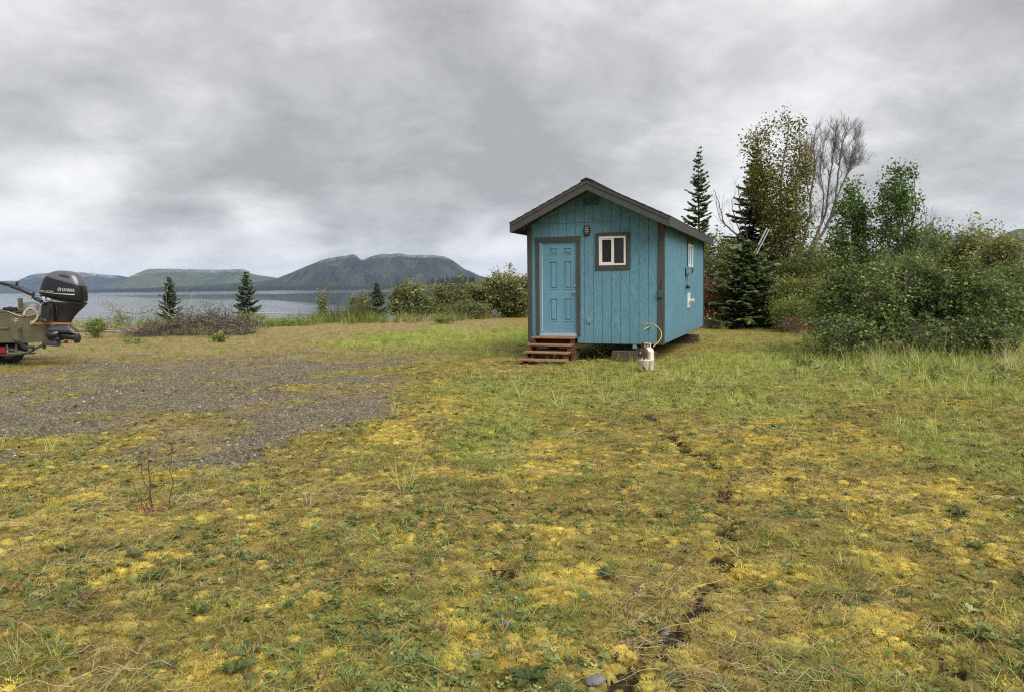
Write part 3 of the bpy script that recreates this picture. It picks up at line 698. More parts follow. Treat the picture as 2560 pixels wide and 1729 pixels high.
kb = MB().lathe([(0, -.001), (.030, -.001), (.030, .006), (.012, .010), (.011, .035), (.026, .045), (.030, .058), (.024, .072), (0, .076)], 18)
smooth_by_angle(kb.build('door_knob', M_STEEL, door, M=Matrix.Translation((-1.985, DY, 1.135)) @ Matrix.Rotation(R(90), 4, 'X')))
kb = MB().lathe([(0, -.001), (.031, -.001), (.031, .012), (.022, .020), (0, .021)], 18).box((-.004, -.014, .018), (.004, .014, .034))
smooth_by_angle(kb.build('deadbolt', M_STEEL, door, M=Matrix.Translation((-1.985, DY, 1.275)) @ Matrix.Rotation(R(90), 4, 'X')))
# ---- windows (local frame: x across, y out of the wall negative, z up)
def window(M, w, h, tw, head, sill, mull, name='window'):
    "w,h of the white frame; M places its lower left corner on the wall face"
    T = MB().box((-tw, -.022, h), (w + tw, 0, h + head)).build('window_trim', M_TRIM, cabin, M=M)
    for lo, hi in (((-tw, -.022, -sill), (w + tw, -.0, 0)), ((-tw, -.020, 0.0005), (-.0005, 0, h - .0005)), ((w + .0005, -.020, .0005), (w + tw, 0, h - .0005))):
        MB().box(lo, hi, .002).build('window_trim', M_TRIM, cabin, M=M)
    wf = MB(); b = .042
    for lo, hi in (((0, -.030, 0), (w, .045, b)), ((0, -.030, h - b), (w, .045, h)), ((0, -.0305, b), (b, .045, h - b)), ((w - b, -.0305, b), (w, .045, h - b)), ((mull - .03, -.026, b), (mull + .03, .045, h - b))):
        wf.box(lo, hi, .003)
    fr = wf.build(name, M_VINYL, cabin, M=M)
    sash = MB()
    for lo, hi in (((b, -.014, b), (b + .026, .02, h - b)), ((b + .0265, -.014, b), (mull - .0305, .02, b + .03)), ((b + .0265, -.014, h - b - .03), (mull - .0305, .02, h - b))): sash.box(lo, hi, .002)
    sash.build('sash', M_VINYL, fr, M=M)
    MB().box((b + .026, .004, b + .03), (mull - .031, .010, h - b - .03)).build('pane', M_SCREEN, fr, M=M)
    MB().box((mull + .031, .004, b), (w - b, .010, h - b)).build('pane', M_GLASS, fr, M=M)
    return fr
window(Matrix.Translation((-1.405, -.002, 1.715)), .595, .63, .085, .085, .10, .305)
for z0, z1, x0, x1 in ((2.44, 2.44, 0, 0),): pass
window(Matrix.Translation((.0, 3.78, 1.735)) @ Matrix.Rotation(R(90), 4, 'Z') @ Matrix.Translation((0, -.002, 0)), .93, .60, .12, .12, .12, .46)
# ---- wall light: oval bulkhead with cage
def oval(rx, rz, n=28, p=2.6):
    a = np.linspace(0, 2 * math.pi, n + 1)[:-1]; c, s = np.cos(a), np.sin(a)
    return [(rx * np.sign(x) * abs(x) ** (2 / p), rz * np.sign(z) * abs(z) ** (2 / p)) for x, z in zip(c, s)]
ML = Matrix.Translation((-1.675, -.003, 2.488))
def oval_loft(rings, name, mat, parent, M, cap=True):
    V = []; F = []; n = 28
    for rx, rz, y in rings: V += [(x, y, z) for x, z in oval(rx, rz)]
    for k in range(len(rings) - 1):
        for i in range(n): j = (i + 1) % n; F.append((k * n + i, k * n + j, k * n + n + j, k * n + n + i))
    if cap: F.append(tuple(range((len(rings) - 1) * n, len(rings) * n)))
    return smooth_by_angle(MB().add(V, F).build(name, mat, parent, M=M))
wl = oval_loft([(.072, .115, 0), (.072, .115, -.045), (.066, .109, -.055), (.050, .092, -.055), (.046, .088, -.040)], 'wall_light', M_BLACK, cabin, ML, False)
oval_loft([(.049, .091, -.042), (.046, .086, -.062), (.034, .070, -.078), (.012, .03, -.084)], 'lens', M_LENS, wl, ML)
gd = MB()
for z in (-.045, 0, .045): gd.tube([(-.056, -.055, z), (-.048, -.083, z), (0, -.094, z), (.048, -.083, z), (.056, -.055, z)], .0048, 6)
gd.tube([(0, -.055, -.10), (0, -.086, -.085), (0, -.096, 0), (0, -.086, .085), (0, -.055, .10)], .0048, 6)
gd.build('guard', M_BLACK, wl, M=ML)
ob = board('outlet_cover', (-1.685, -.030, .44), (-1.605, -.0015, .565), M_STEEL, ch=.006)
board('outlet_flap', (-1.678, -.040, .475), (-1.612, -.0305, .558), M_STEEL, ob, .004)
# gas stub where the hose joins the wall
smooth_by_angle(MB().lathe([(0, 0), (.022, 0), (.022, .02), (.014, .022), (.014, .05), (0, .052)], 12).build('gas_inlet', simple('brass', (.35, .27, .10), .35, .8), cabin, M=Matrix.Translation((-.285, -.002, .375)) @ Matrix.Rotation(R(90), 4, 'X')))
# right wall fittings
M_GREEN = simple('dark_green_box_paint', (.035, .075, .06), .6)
cb = board('cable_box', (-.10, -.075, 1.00), (.0, -.0225, 1.155), M_GREEN, ch=.006)
MB().tube([(-.05, -.03, 1.15), (-.05, -.028, 1.30), (-.03, -.028, 1.36), (-.02, -.026, 1.38)], .007, 6).build('cable', M_BLACK, cb)
jb = board('junction_box', (.0235, 3.32, 1.545), (.115, 3.70, 1.735), M_DOOR, ch=.008)
MB().tube([(.06, 3.47, 1.55), (.055, 3.47, 1.40), (.06, 3.48, 1.27)], .012, 6).build('cable', simple('brown_cord', (.30, .23, .17), .7), jb)
MB().lathe([(0, 0), (.05, .005), (.055, .05), (.035, .09), (0, .10)], 14, (.062, 3.48, 1.17)).build('cord_plug', M_BLACK, jb, True)
vp = board('vent_plate', (.0015, 3.80, .665), (.022, 4.26, 1.06), M_VINYL, ch=.004)
smooth_by_angle(MB().lathe([(0, 0), (.085, 0), (.085, .015), (.045, .02), (.045, .075), (.065, .08), (.07, .125), (.05, .13), (0, .13)], 18).build('vent_pipe', simple('stained_vent', (.62, .60, .52), .45, .1, .4, 20), vp, M=Matrix.Translation((.0222, 4.03, .85)) @ Matrix.Rotation(R(90), 4, 'Y')))

# ---- timber blocks under the cabin (each a thing of its own)
def block(x0, x1, y0, y1, z0, z1, label, group='timber blocks under the cabin', rz=0.0):
    c = cw((x0 + x1) / 2, (y0 + y1) / 2, 0); h = ((x1 - x0) / 2, (y1 - y0) / 2)
    o = MB().box((-h[0], -h[1], 0), (h[0], h[1], z1 - z0), .012).build('timber_block', M_TIMBER)
    o.location = (c[0], c[1], z0); o.rotation_euler = (0, 0, -YAW + rz)
    return tag(o, label, 'timber block', group)
TOPB = CORNER[2] - .151
block(-1.12, -.16, -.02, .30, -.02, TOPB, 'grey brown timber block under the cabin front behind the white gas cylinder', rz=.02)
block(-2.98, -1.95, -.02, .32, -.02, TOPB, 'timber block under the cabin front behind the wooden steps')
block(-.95, .06, 5.55, 5.95, -.03, TOPB, 'timber block under the far right end of the cabin', rz=-.03)

# ------------------------------------------------------------------ wooden steps
def wood(name, c0, c1, c2, ax=(1.2, 12, 26)):
    t = NT(name); a = t.noise(t.coord('Object', ax), 2.0, 6, .65, 1.0); b = t.noise(t.coord('Object'), 3, 3)
    c = t.ramp(a, (.3, c0), (.52, c1), (.75, c2)); c = t.mix(1.0, c, t.ramp(b, (.3, .8), (.7, 1.1)), 'MULTIPLY')
    t.bump(a, .4, .006); return t.fin(c, .82, 0, .2)
M_STEP = wood('stained_step_wood', (.12, .066, .040), (.29, .155, .09), (.43, .26, .165))
M_STRG = wood('stained_stringer_wood', (.06, .026, .016), (.115, .05, .03), (.17, .085, .055), (6, 6, 6))
steps = empty('wooden_steps', cw(-2.40, -.02, 0) * np.array([1, 1, 0]), -YAW, 'red brown wooden steps of four open treads below the blue door', 'steps')
rise, run, hw = .142, .262, .50
for k in range(4):
    z = .545 - k * rise; y1_ = -.012 - k * run
    w_ = hw + (.02 if k == 3 else 0) + prng.uniform(-.008, .008)
    tr = MB().box((-w_, -.145, -.036), (w_, .145, 0), .005).build('tread', M_STEP, steps); tr.location = (prng.uniform(-.008, .008), y1_ - .155, z); tr.rotation_euler = (0, prng.uniform(-.006, .006), prng.uniform(-.008, .008))
for x in (-hw + .05, hw - .09):
    pts = [(-.02, 0.0)]
    for k in range(4):
        z = .545 - k * rise - .038; pts += [(-.02 - k * run, z), (-.02 - (k + 1) * run, z)]
    pts += [(-.02 - 4 * run, -.03), (-.02 - 3.15 * run, -.03), (-.30, .27), (-.22, -.03), (-.02, -.03)]
    pts = [p for i, p in enumerate(pts) if i > 0]
    V = [(x, p[0], p[1]) for p in pts] + [(x + .038, p[0], p[1]) for p in pts]; n = len(pts)
    o = MB().add(V, [tuple(range(n)), tuple(range(2 * n - 1, n - 1, -1))] + [(i, (i + 1) % n, (i + 1) % n + n, i + n) for i in range(n)]).build('stringer', M_STRG, steps)
    bm = bmesh.new(); bm.from_mesh(o.data); bmesh.ops.triangulate(bm, faces=[f for f in bm.faces if len(f.verts) > 4]); bmesh.ops.recalc_face_normals(bm, faces=bm.faces); bm.to_mesh(o.data); bm.free()
for k in range(3):
    z = .545 - (k) * rise - .04; y = -.02 - (k) * run - .24
    for x in (-hw + .09, hw - .05 - .045 - .04):
        pass
board('back_board', (-hw + .09, -.05, .30), (hw - .09, -.025, .50), M_STRG, steps)

# ------------------------------------------------------------------ propane tank and its hose
def tank_paint():
    t = NT('rusty_white_tank_paint'); P = t.coord('Object')
    sp = t.nd('ShaderNodeSeparateXYZ'); t.L.new(P, sp.inputs[0])
    n1 = t.noise(t.coord('Object', (1, 1, .55)), 9, 6, .62, .6); n2 = t.noise(P, 30, 5, .65)
    side = t.ramp(sp.outputs['X'], (0.0, 0.0), (1.0, 1.0))
    # bare rusty patches on the weather side: one across the shoulder, one round the foot
    up = t.math('MULTIPLY', t.ramp(sp.outputs['Z'], (.26, 0.0), (.34, 1.0)), t.ramp(t.math('ADD', sp.outputs['X'], .5), (.44, 1.0), (.56, .0)))
    lowm = t.math('MULTIPLY', t.ramp(sp.outputs['Z'], (.05, 1.0), (.26, .2)), t.ramp(t.math('ADD', sp.outputs['X'], .5), (.46, 1.0), (.56, .0)))
    k = t.math('ADD', n1, t.math('MULTIPLY', up, .15)); k = t.math('ADD', k, t.math('MULTIPLY', lowm, .075))
    front_ = t.ramp(t.math('ADD', sp.outputs['X'], .5), (.47, 1.0), (.58, 0.0))
    rust = t.math('MULTIPLY', t.ramp(k, (.555, 0.0), (.575, 1.0)), front_)
    stain = t.math('MULTIPLY', t.ramp(t.math('ADD', n1, t.math('MULTIPLY', lowm, .3)), (.5, 0.0), (.75, .8)), front_)
    c = t.mix(stain, (.66, .63, .57, 1), (.50, .30, .12, 1))
    c = t.mix(1.0, c, t.ramp(n2, (.3, .88), (.7, 1.05)), 'MULTIPLY')
    rc = t.ramp(n2, (.3, (.028, .015, .010)), (.7, (.10, .042, .022)))
    c = t.mix(rust, c, rc)
    t.bump(t.math('SUBTRACT', n2, rust), .15, .004)
    return t.fin(c, .5, 0, .35)
M_TANK = tank_paint()
tb = on_ground(1615, 929); 
tank = empty('gas_cylinder', (tb[0], tb[1], float(gz(tb[0], tb[1])) - .012), .15, 'rusty white propane cylinder standing in the grass by the cabin corner', 'gas cylinder')
smooth_by_angle(MB().lathe([(0, .03), (.09, .035), (.135, .06), (.152, .105), (.153, .255), (.1555, .258), (.1555, .266), (.153, .269), (.153, .40), (.150, .432), (.136, .466), (.108, .489), (.07, .499), (0, .502)], 40).build('tank_body', M_TANK, tank), 50)
fr_ = MB().lathe([(.112, 0), (.115, 0), (.115, .05), (.112, .05), (.112, 0)], 32).build('foot_ring', M_TANK, tank)
col = MB()                                                   # collar with the two hand holes
nn = 40
def arc(a0, a1, z0, z1, r=.095):
    a = np.linspace(a0, a1, 12); V = []
    for rr_ in (r, r + .004):
        for z in (z0, z1): V += [(rr_ * math.cos(q), rr_ * math.sin(q), z) for q in a]
    F = []
    for i in range(11):
        for p, q in ((0, 12), (24, 36), (0, 24), (12, 36)): F.append((p + i, p + i + 1, q + i + 1, q + i))
    for i in (0, 11): F.append((i, 12 + i, 36 + i, 24 + i))
    col.add(V, F)
g0 = R(-60)
arc(g0, g0 + R(290), .56, .582); arc(g0, g0 + R(290), .488, .508)
for a in (0, 62, 125, 185, 250, 268): arc(g0 + R(a), g0 + R(a + 22), .5082, .5598)
fix_normals(col.build('collar', M_TANK, tank))
M_BRASS = simple('valve_brass', (.40, .30, .11), .4, .8)
smooth_by_angle(MB().lathe([(0, .498), (.022, .498), (.022, .52), (.016, .522), (.016, .548), (0, .55)], 12).lathe([(0, 0), (.013, 0), (.013, .05), (0, .05)], 10, (.012, 0, .53), 'x').build('valve', M_BRASS, tank))
MB().lathe([(0, .548), (.028, .549), (.03, .562), (.018, .572), (0, .572)], 8).build('valve_handle', M_BLACK, tank)
hose_px = [(1620.5, 817, 0.0), (1612, 822, .03), (1607.5, 822, .15), (1604, 817, .25), (1604.5, 812, .3), (1612, 809.5, .34), (1625, 809, .4), (1638, 813, .48), (1648, 822, .56), (1653.5, 832, .64), (1653, 843, .74), (1648, 852, .82), (1641, 859, .9), (1636, 864, .96), (1633, 866.5, 1.0)]
P0 = cw(-.285, -.055, .375); P1 = np.array([tb[0] + .075, tb[1], .54])
def spline(P, m=6):
    P = np.asarray(P, float); Q = np.vstack([2 * P[0] - P[1], P, 2 * P[-1] - P[-2]]); out = []
    for i in range(1, len(Q) - 2):
        for t_ in np.linspace(0, 1, m, endpoint=False):
            a, b, c, d = Q[i - 1], Q[i], Q[i + 1], Q[i + 2]
            out.append(.5 * (2 * b + (c - a) * t_ + (2 * a - 5 * b + 4 * c - d) * t_ ** 2 + (3 * b - a - 3 * c + d) * t_ ** 3))
    out.append(P[-1]); return np.array(out)
hp = [at(a, b, P0[1] * (1 - k) + P1[1] * k) for a, b, k in hose_px]
hp[0] = P0
hose = MB().tube(spline(hp), .0085, 8).build('gas_hose', simple('yellow_hose', (.62, .47, .10), .5), None, True)
tag(hose, 'yellow gas hose looping from the cabin wall to the white cylinder', 'hose')
# ------------------------------------------------------------------ boat, outboard, trailer
def cp(x, y): return (x * 0.19104, 640 + y * 0.19108)           # detail-view units -> photo pixels
ET = np.array([.93, .367, 0]); EH = np.array([-.367, .93, 0]); EL = np.array([-.985, -.17, 0]); UPV = np.array([0, 0, 1.0])
A0 = at(*cp(125, 930), 17.1)
def on_plane(x, y, p0, n):
    d = raydir(*cp(x, y)); o = np.array([0, 0, EYE]); return o + d * ((p0 - o) @ n / (d @ n))
def tp(x, y, off=0.0): return on_plane(x, y, A0 - EH * off, EH)  # on the transom, off = proud of it
def sp_(x, y, off=0.0): return on_plane(x, y, tp(125, 930) + np.array([.17, -.985, 0]) * off, np.array([-.17, .985, 0]))  # on the near hull side
M_HULL = NT('olive_hull_paint')
_a = M_HULL.noise(M_HULL.coord(), 3.5, 6, .65); _b = M_HULL.noise(M_HULL.coord(), 26, 4)
_c = M_HULL.ramp(_a, (.3, (.085, .075, .042)), (.55, (.125, .112, .066)), (.8, (.165, .148, .095)))
M_HULL.bump(_b, .06, .01)
M_HULL = M_HULL.fin(M_HULL.mix(1.0, _c, M_HULL.ramp(_b, (.3, .88), (.7, 1.06)), 'MULTIPLY'), .48, .25, .4)
M_COWL = NT('charcoal_cowl_paint')
_s = M_COWL.nd('ShaderNodeSeparateXYZ'); M_COWL.L.new(M_COWL.coord(), _s.inputs[0])
_k = M_COWL.math('ADD', _s.outputs['Z'], M_COWL.math('MULTIPLY', _s.outputs['X'], .30))
_k = M_COWL.math('SUBTRACT', _k, .90)
_n = M_COWL.noise(M_COWL.coord(), 6, 4)
_col = M_COWL.ramp(_k, (.468, (.020, .020, .023)), (.484, (.125, .125, .140)))
M_COWL = M_COWL.fin(M_COWL.mix(1.0, _col, M_COWL.ramp(_n, (.3, .9), (.7, 1.08)), 'MULTIPLY'), .24, .35, .5)
M_MBLK = simple('motor_black', (.022, .022, .024), .42, .1, .3, 10)
M_MGRY = simple('motor_grey', (.06, .062, .068), .40, .3, .3, 12)
M_GALV = simple('galvanised_steel', (.34, .34, .34), .5, .7, .3, 25)
M_BEIGE = simple('beige_tube_paint', (.46, .42, .33), .5, 0, .2, 15)
M_ORANGE = simple('orange_webbing', (.52, .16, .03), .8, 0, .25, 40)
M_RUB = simple('tyre_rubber', (.018, .018, .018), .85, 0, .4, 30, .3)
M_RED = simple('red_lens', (.28, .012, .02), .35, 0, .2, 12)
M_WHT = simple('white_plastic', (.48, .48, .47), .5, 0, .12, 9)

boat = empty('boat', tp(155, 1130) * np.array([1, 1, 0]) + np.array([0, 0, .38]), 0, 'olive green flat bottomed metal boat at the left edge, stern in view', 'boat')
binv = -np.array(boat.location)
def B(P): return np.asarray(P) + binv
def slab(poly, direction, name, mat, parent, off=None):
    off = binv if off is None else off
    P = np.array(poly) + off; n = len(P); V = np.vstack([P, P + np.array(direction)])
    o = MB().add(V, [tuple(range(n)), tuple(range(2 * n - 1, n - 1, -1))] + [(i, (i + 1) % n, (i + 1) % n + n, i + n) for i in range(n)]).build(name, mat, parent)
    bm = bmesh.new(); bm.from_mesh(o.data); bmesh.ops.triangulate(bm, faces=[f for f in bm.faces if len(f.verts) > 4]); bmesh.ops.recalc_face_normals(bm, faces=bm.faces); bm.to_mesh(o.data); bm.free(); return o
tl = [(95, 730), (290, 795), (462, 772), (492, 715), (545, 645), (572, 650), (572, 720), (640, 800), (655, 930), (650, 1112), (400, 1135), (155, 1132)]
half = [tp(*q) for q in tl]
slab(half, EH * .045, 'aft_side', M_HULL, boat)
# port side shell, bottom, starboard side, running to the bow
kt, kb = tp(97, 732), tp(157, 1130)
kt2, kb2 = kt + EH * 1.65, kb + EH * 1.5
def shell(a, b, name, sg):
    P = [a, a + EL * 3.1, a + EL * 4.6 + EH * .62 * sg + UPV * .06, b + EL * 4.2 + EH * .66 * sg + UPV * .30, b + EL * 3.1, b]
    return slab(P, EH * (.03 * sg), name, M_HULL, boat)
hull = shell(kt, kb, 'hull_side', 1); shell(kt2, kb2, 'hull_side', -1)
slab([kb + EH * .031, kb + EL * 3.1 + EH * .031, kb + EL * 4.2 + EH * .69 + UPV * .3, kb2 + EL * 4.2 - EH * .69 + UPV * .3, kb2 + EL * 3.1 - EH * .031, kb2 - EH * .031], UPV * .02, 'hull_bottom', M_HULL, boat)
MB().tube([B(kt + UPV * .01), B(kt + EL * 3.1 + UPV * .01), B(kt + EL * 4.6 + EH * .62 + UPV * .07)], .022, 8).build('gunwale', M_HULL, boat)
MB().tube([B(kt2 + UPV * .01), B(kt2 + EL * 3.1 + UPV * .01), B(kt2 + EL * 4.6 - EH * .62 + UPV * .07)], .022, 8).build('gunwale', M_HULL, boat)
MB().tube([B(sp_(112, 948, .012)), B(sp_(112, 948, .012) + EL * 3.0)], .022, 8).build('side_rib', M_HULL, boat)
MB().tube([B(tp(97, 728, .01)), B(tp(160, 1132, .01))], .012, 6).build('corner_weld', M_HULL, boat)
# stern end and far aft side
ke, kf = tp(575, 735), tp(648, 1112)
slab([ke + EH * .046, ke + EH * 1.6, kf + EH * 1.5, kf + EH * .046], -ET * .04, 'stern_plate', M_HULL, boat)
slab([kt2, ke + EH * 1.65, kf + EH * 1.5, kb2], EH * .04, 'aft_side', M_HULL, boat)
MB().tube(spline([B(tp(*q, .012)) for q in ((96, 728), (290, 793), (462, 770))]), .013, 6).build('top_edge', simple('bare_olive_edge', (.26, .24, .17), .45, .4), boat)
slab([tp(482, 735, .02), tp(535, 640, .02), tp(568, 648, .02), tp(566, 690, .02), tp(520, 790, .02), tp(470, 790, .02)], EH * .09, 'motor_mount', M_BEIGE, boat)
MB().tube(spline([B(tp(*q, .05)) for q in ((312, 785), (330, 728), (375, 690), (425, 692), (475, 725), (496, 775), (480, 830), (420, 876))]), .026, 10).build('grab_handle', M_BEIGE, boat, True)
st = slab([tp(178, 822, .004), tp(238, 822, .004), tp(236, 850, .004), tp(178, 850, .004)], -EH * .002, 'sticker', M_WHT, boat)
for a, b in ((183, 200), (206, 214), (218, 233)): slab([tp(a, 828, .0075), tp(b, 828, .0075), tp(b, 844, .0075), tp(a, 844, .0075)], -EH * .0012, 'sticker_print', M_MGRY, st, )
slab([tp(190, 852, .004), tp(216, 852, .004), tp(214, 872, .004), tp(203, 888, .004), tp(192, 872, .004)], -EH * .002, 'shield_sticker', simple('faded_shield', (.19, .17, .11), .6), boat)
tt = slab([tp(172, 1098, .02), tp(285, 1128, .02), tp(395, 1212, .30), tp(325, 1214, .32)], UPV * .012, 'trim_tab', M_MBLK, boat)
ac = MB().tube([B(tp(260, 945, .03)), B(tp(262, 975, .05))], .034, 10).tube([B(tp(262, 975, .05)), B(tp(282, 1060, .10))], .024, 10).tube([B(tp(282, 1060, .10)), B(tp(298, 1140, .16))], .016, 8).build('trim_tab_ram', M_MBLK, boat)
# things stowed inside
def inside(x, y, dep): return at(*cp(x, y), dep)
MB().tube([B(inside(205, 720, 18.2)), B(inside(290, 722, 18.2))], .02, 6).tube([B(inside(205, 745, 18.25)), B(inside(285, 745, 18.25))], .016, 6).build('seat_rail', M_MGRY, boat)
c_ = inside(135, 705, 18.1)
bx = MB().box(c_ - [.13, .1, .05], c_ + [.13, .1, .06], .02).build('tackle_box', M_MBLK); tag(bx, 'flat black box lying inside the olive boat', 'box')
MB().box(c_ + [-.05, -.02, .0605], c_ + [.05, .02, .075], .005).build('handle', M_MBLK, bx)
# rounded grey cover behind the tiller
c_ = inside(385, 640, 18.9)
cvv = empty('motor_cover', c_ - UPV * .12, 0, 'rounded grey motor cover with black base inside the boat behind the tiller arm', 'motor cover')
V = []; F = []; n = 24
for k, (z, rx, ry, ox) in enumerate([(.0, .26, .2, 0), (.07, .25, .19, .0), (.12, .225, .17, .015), (.165, .17, .13, .03), (.19, .09, .07, .045), (.196, .02, .02, .05)]):
    V += [(ox + rx * math.cos(a), ry * math.sin(a), z) for a in np.linspace(0, 2 * math.pi, n + 1)[:-1]]
    if k:
        for i in range(n): j = (i + 1) % n; F.append(((k - 1) * n + i, (k - 1) * n + j, k * n + j, k * n + i))
F.append(tuple(range(5 * n, 6 * n)))
MB().add(V, F).build('cover', simple('pale_grey_cover', (.13, .13, .135), .45, .1, .25, 8), cvv, True)
MB().box((-.27, -.2, -.09), (.27, .2, -.0005), .04).build('base', M_MBLK, cvv)
bd = inside(268, 625, 18.7)
MB().box(bd - [.03, .06, .14], bd + [.03, .06, .14], .01).build('seat_post', M_HULL, boat, M=Matrix.Translation(Vector(binv)))

# ---- outboard
U = .00179
m0 = tp(640, 700, .30)
mot = empty('outboard_motor', (m0[0], m0[1], m0[2] - .6), 0, 'large charcoal jet outboard motor with silver top, turned side-on at the boat stern', 'outboard motor')
MD = m0[1]; MO = np.array(mot.location)
def ml(x, y, dy=0.0): return at(*cp(x, y), MD + dy) - MO            # motor space from detail view
def loft(sections, name, mat, parent, pexp=3.6, n=36, mapf=ml, cap=True):
    V = []; F = []
    ang = np.linspace(0, 2 * math.pi, n + 1)[:-1]
    ca, sa = np.cos(ang), np.sin(ang)
    ex = np.sign(ca) * np.abs(ca) ** (2 / pexp); ey = np.sign(sa) * np.abs(sa) ** (2 / pexp)
    for (L_, R_, w_) in sections:
        l, r = mapf(*L_), mapf(*R_); c = (l + r) / 2; h = (r - l) / 2; h[1] = 0; 
        for a, b in zip(ex, ey): V.append(c + h * a + np.array([0, w_ * b, 0]))
    m = len(sections)
    for k in range(m - 1):
        for i in range(n): j = (i + 1) % n; F.append((k * n + i, k * n + j, k * n + n + j, k * n + n + i))
    if cap: F.append(tuple(range(n - 1, -1, -1))); F.append(tuple(range((m - 1) * n, m * n)))
    return smooth_by_angle(MB().add(V, F).build(name, mat, parent), 40)
CS = [((545, 503), (1117, 612), .215), ((546, 490), (1119, 596), .232), ((553, 455), (1119, 530), .24), ((567, 395), (1116, 465), .24), ((586, 332), (1108, 398), .23), ((608, 284), (1092, 338), .212),
      ((645, 238), (1062, 280), .185), ((690, 213), (1025, 240), .15), ((745, 197), (975, 213), .105), ((800, 190), (915, 198), .055)]
cowl = loft(CS, 'cowling', M_COWL, mot)
cowl.modifiers.new('sub', 'SUBSURF').levels = 1; cowl.modifiers['sub'].render_levels = 2
def surf(x, y):
    "half width of the cowling at a detail-view point"
    best = .23
    for (L1, R1, w1), (L2, R2, w2) in zip(CS[:-1], CS[1:]):
        def yl(L_, R_): return L_[1] + (R_[1] - L_[1]) * (x - L_[0]) / (R_[0] - L_[0])
        a, b = yl(L1, R1), yl(L2, R2)
        if b <= y <= a + 1e-6:
            t_ = (a - y) / max(a - b, 1e-6); lx = L1[0] + (L2[0] - L1[0]) * t_; rx = R1[0] + (R2[0] - R1[0]) * t_; w_ = w1 + (w2 - w1) * t_
            q = abs((x - (lx + rx) / 2) / ((rx - lx) / 2)); best = w_ * max(0, 1 - min(q, 1) ** 3.6) ** (1 / 3.6)
    return best
def onsurf(x, y, lift=.013): p = ml(x, y); p[1] = -surf(x, y) - lift; return p
def decal_poly(tris, V2, name, mat, parent):
    V = [onsurf(a, b) for a, b in V2]
    return MB().add(V, tris).build(name, mat, parent)
M_SILV = simple('silver_print', (.62, .62, .64), .4, .2, .05, 5)
def text_decal(s, x0, y0, height, width, name, shear=0.0, slope=0.0):
    cu = bpy.data.curves.new(name, 'FONT'); cu.body = s; cu.resolution_u = 2
    to = bpy.data.objects.new(name, cu); me = bpy.data.meshes.new_from_object(to)
    V = np.zeros(len(me.vertices) * 3); me.vertices.foreach_get('co', V); V = V.reshape(-1, 3)
    V[:, 0] -= V[:, 0].min(); V[:, 1] -= V[:, 1].min(); w_, h_ = V[:, 0].max(), V[:, 1].max()
    X_ = x0 + V[:, 0] / w_ * width + shear * V[:, 1] / h_ * height; Y_ = y0 - V[:, 1] / h_ * height + slope * V[:, 0] / w_ * width
    fs = [tuple(p.vertices) for p in me.polygons]
    bpy.data.objects.remove(to); bpy.data.curves.remove(cu); bpy.data.meshes.remove(me)
    return decal_poly(fs, list(zip(X_, Y_)), name, M_SILV, cowl)
text_decal('YAMAHA', 893, 464, 42, 157, 'lettering', 0, .06)
text_decal('four stroke', 602, 462, 20, 182, 'lettering', .5, .06)
# round emblem of three crossed forks
V2 = []; T = []
def ring(cx, cy, r0, r1, n=24):
    b = len(V2)
    for i in range(n):
        a = 2 * math.pi * i / n; V2.append((cx + r0 * math.cos(a), cy + r0 * math.sin(a))); V2.append((cx + r1 * math.cos(a), cy + r1 * math.sin(a)))
    for i in range(n): j = (i + 1) % n; T.append((b + 2 * i, b + 2 * i + 1, b + 2 * j + 1, b + 2 * j))
ring(865, 441, 19, 24)
for k in range(3):
    a = R(90 + 120 * k); d = (math.cos(a), -math.sin(a)); nrm = (-d[1], d[0])
    for off, r0, r1 in ((0, -2, 9), (-4, 9, 18), (4, 9, 18)):
        b = len(V2)
        for r_, s in ((r0, -1), (r0, 1), (r1, 1), (r1, -1)): V2.append((865 + d[0] * r_ + nrm[0] * (off + s * 1.7), 441 + d[1] * r_ + nrm[1] * (off + s * 1.7)))
        T.append((b, b + 1, b + 2, b + 3))
decal_poly(T, V2, 'emblem', M_SILV, cowl)
V2 = []; T = []
for i, x in enumerate(np.linspace(600, 1050, 24)):
    f = (x - 600) / 450; yc = 467 + 34 * f + 6 * math.sin(f * 3); V2 += [(x, yc - 1.5 - 1 * f), (x, yc + 2 + 3 * f + 7 * f * f)]
    if i: T.append((2 * i - 2, 2 * i - 1, 2 * i + 1, 2 * i))
decal_poly(T, V2, 'side_stripe', M_SILV, cowl)
V2 = []; T = []
for i, x in enumerate(np.linspace(828, 986, 16)):
    f = (x - 828) / 158; yc = 254 + 26 * f * f + 4 * f; V2 += [(x, yc - 11 * math.sin(f * math.pi) ** .5), (x, yc + 17 * math.sin(f * math.pi) ** .8 - 2)]
    if i: T.append((2 * i - 2, 2 * i - 1, 2 * i + 1, 2 * i))
decal_poly(T, V2, 'air_intake', M_MBLK, cowl)
loft([((600, 545), (1112, 640), .20), ((560, 530), (1116, 628), .21), ((547, 508), (1117, 616), .213)], 'cowl_base', M_MBLK, mot)
loft([((738, 874), (922, 876), .075), ((740, 800), (966, 800), .085), ((742, 730), (1030, 728), .11), ((720, 650), (1096, 665), .165), ((690, 600), (1110, 632), .19)], 'leg', M_MBLK, mot, 2.8)
lb = loft([((620, 568), (662, 574), .003), ((620, 528), (662, 536), .003)], 'label_plate', M_WHT, mot, 8, 12); lb.location.y = -.20
lb2 = loft([((690, 572), (742, 578), .003), ((690, 542), (742, 550), .003)], 'label_plate', M_WHT, mot, 8, 12); lb2.location.y = -.205
loft([((560, 858), (735, 862), .11), ((560, 760), (735, 760), .12), ((575, 640), (735, 640), .12), ((600, 600), (735, 610), .11)], 'swivel_bracket', M_MBLK, mot, 6)
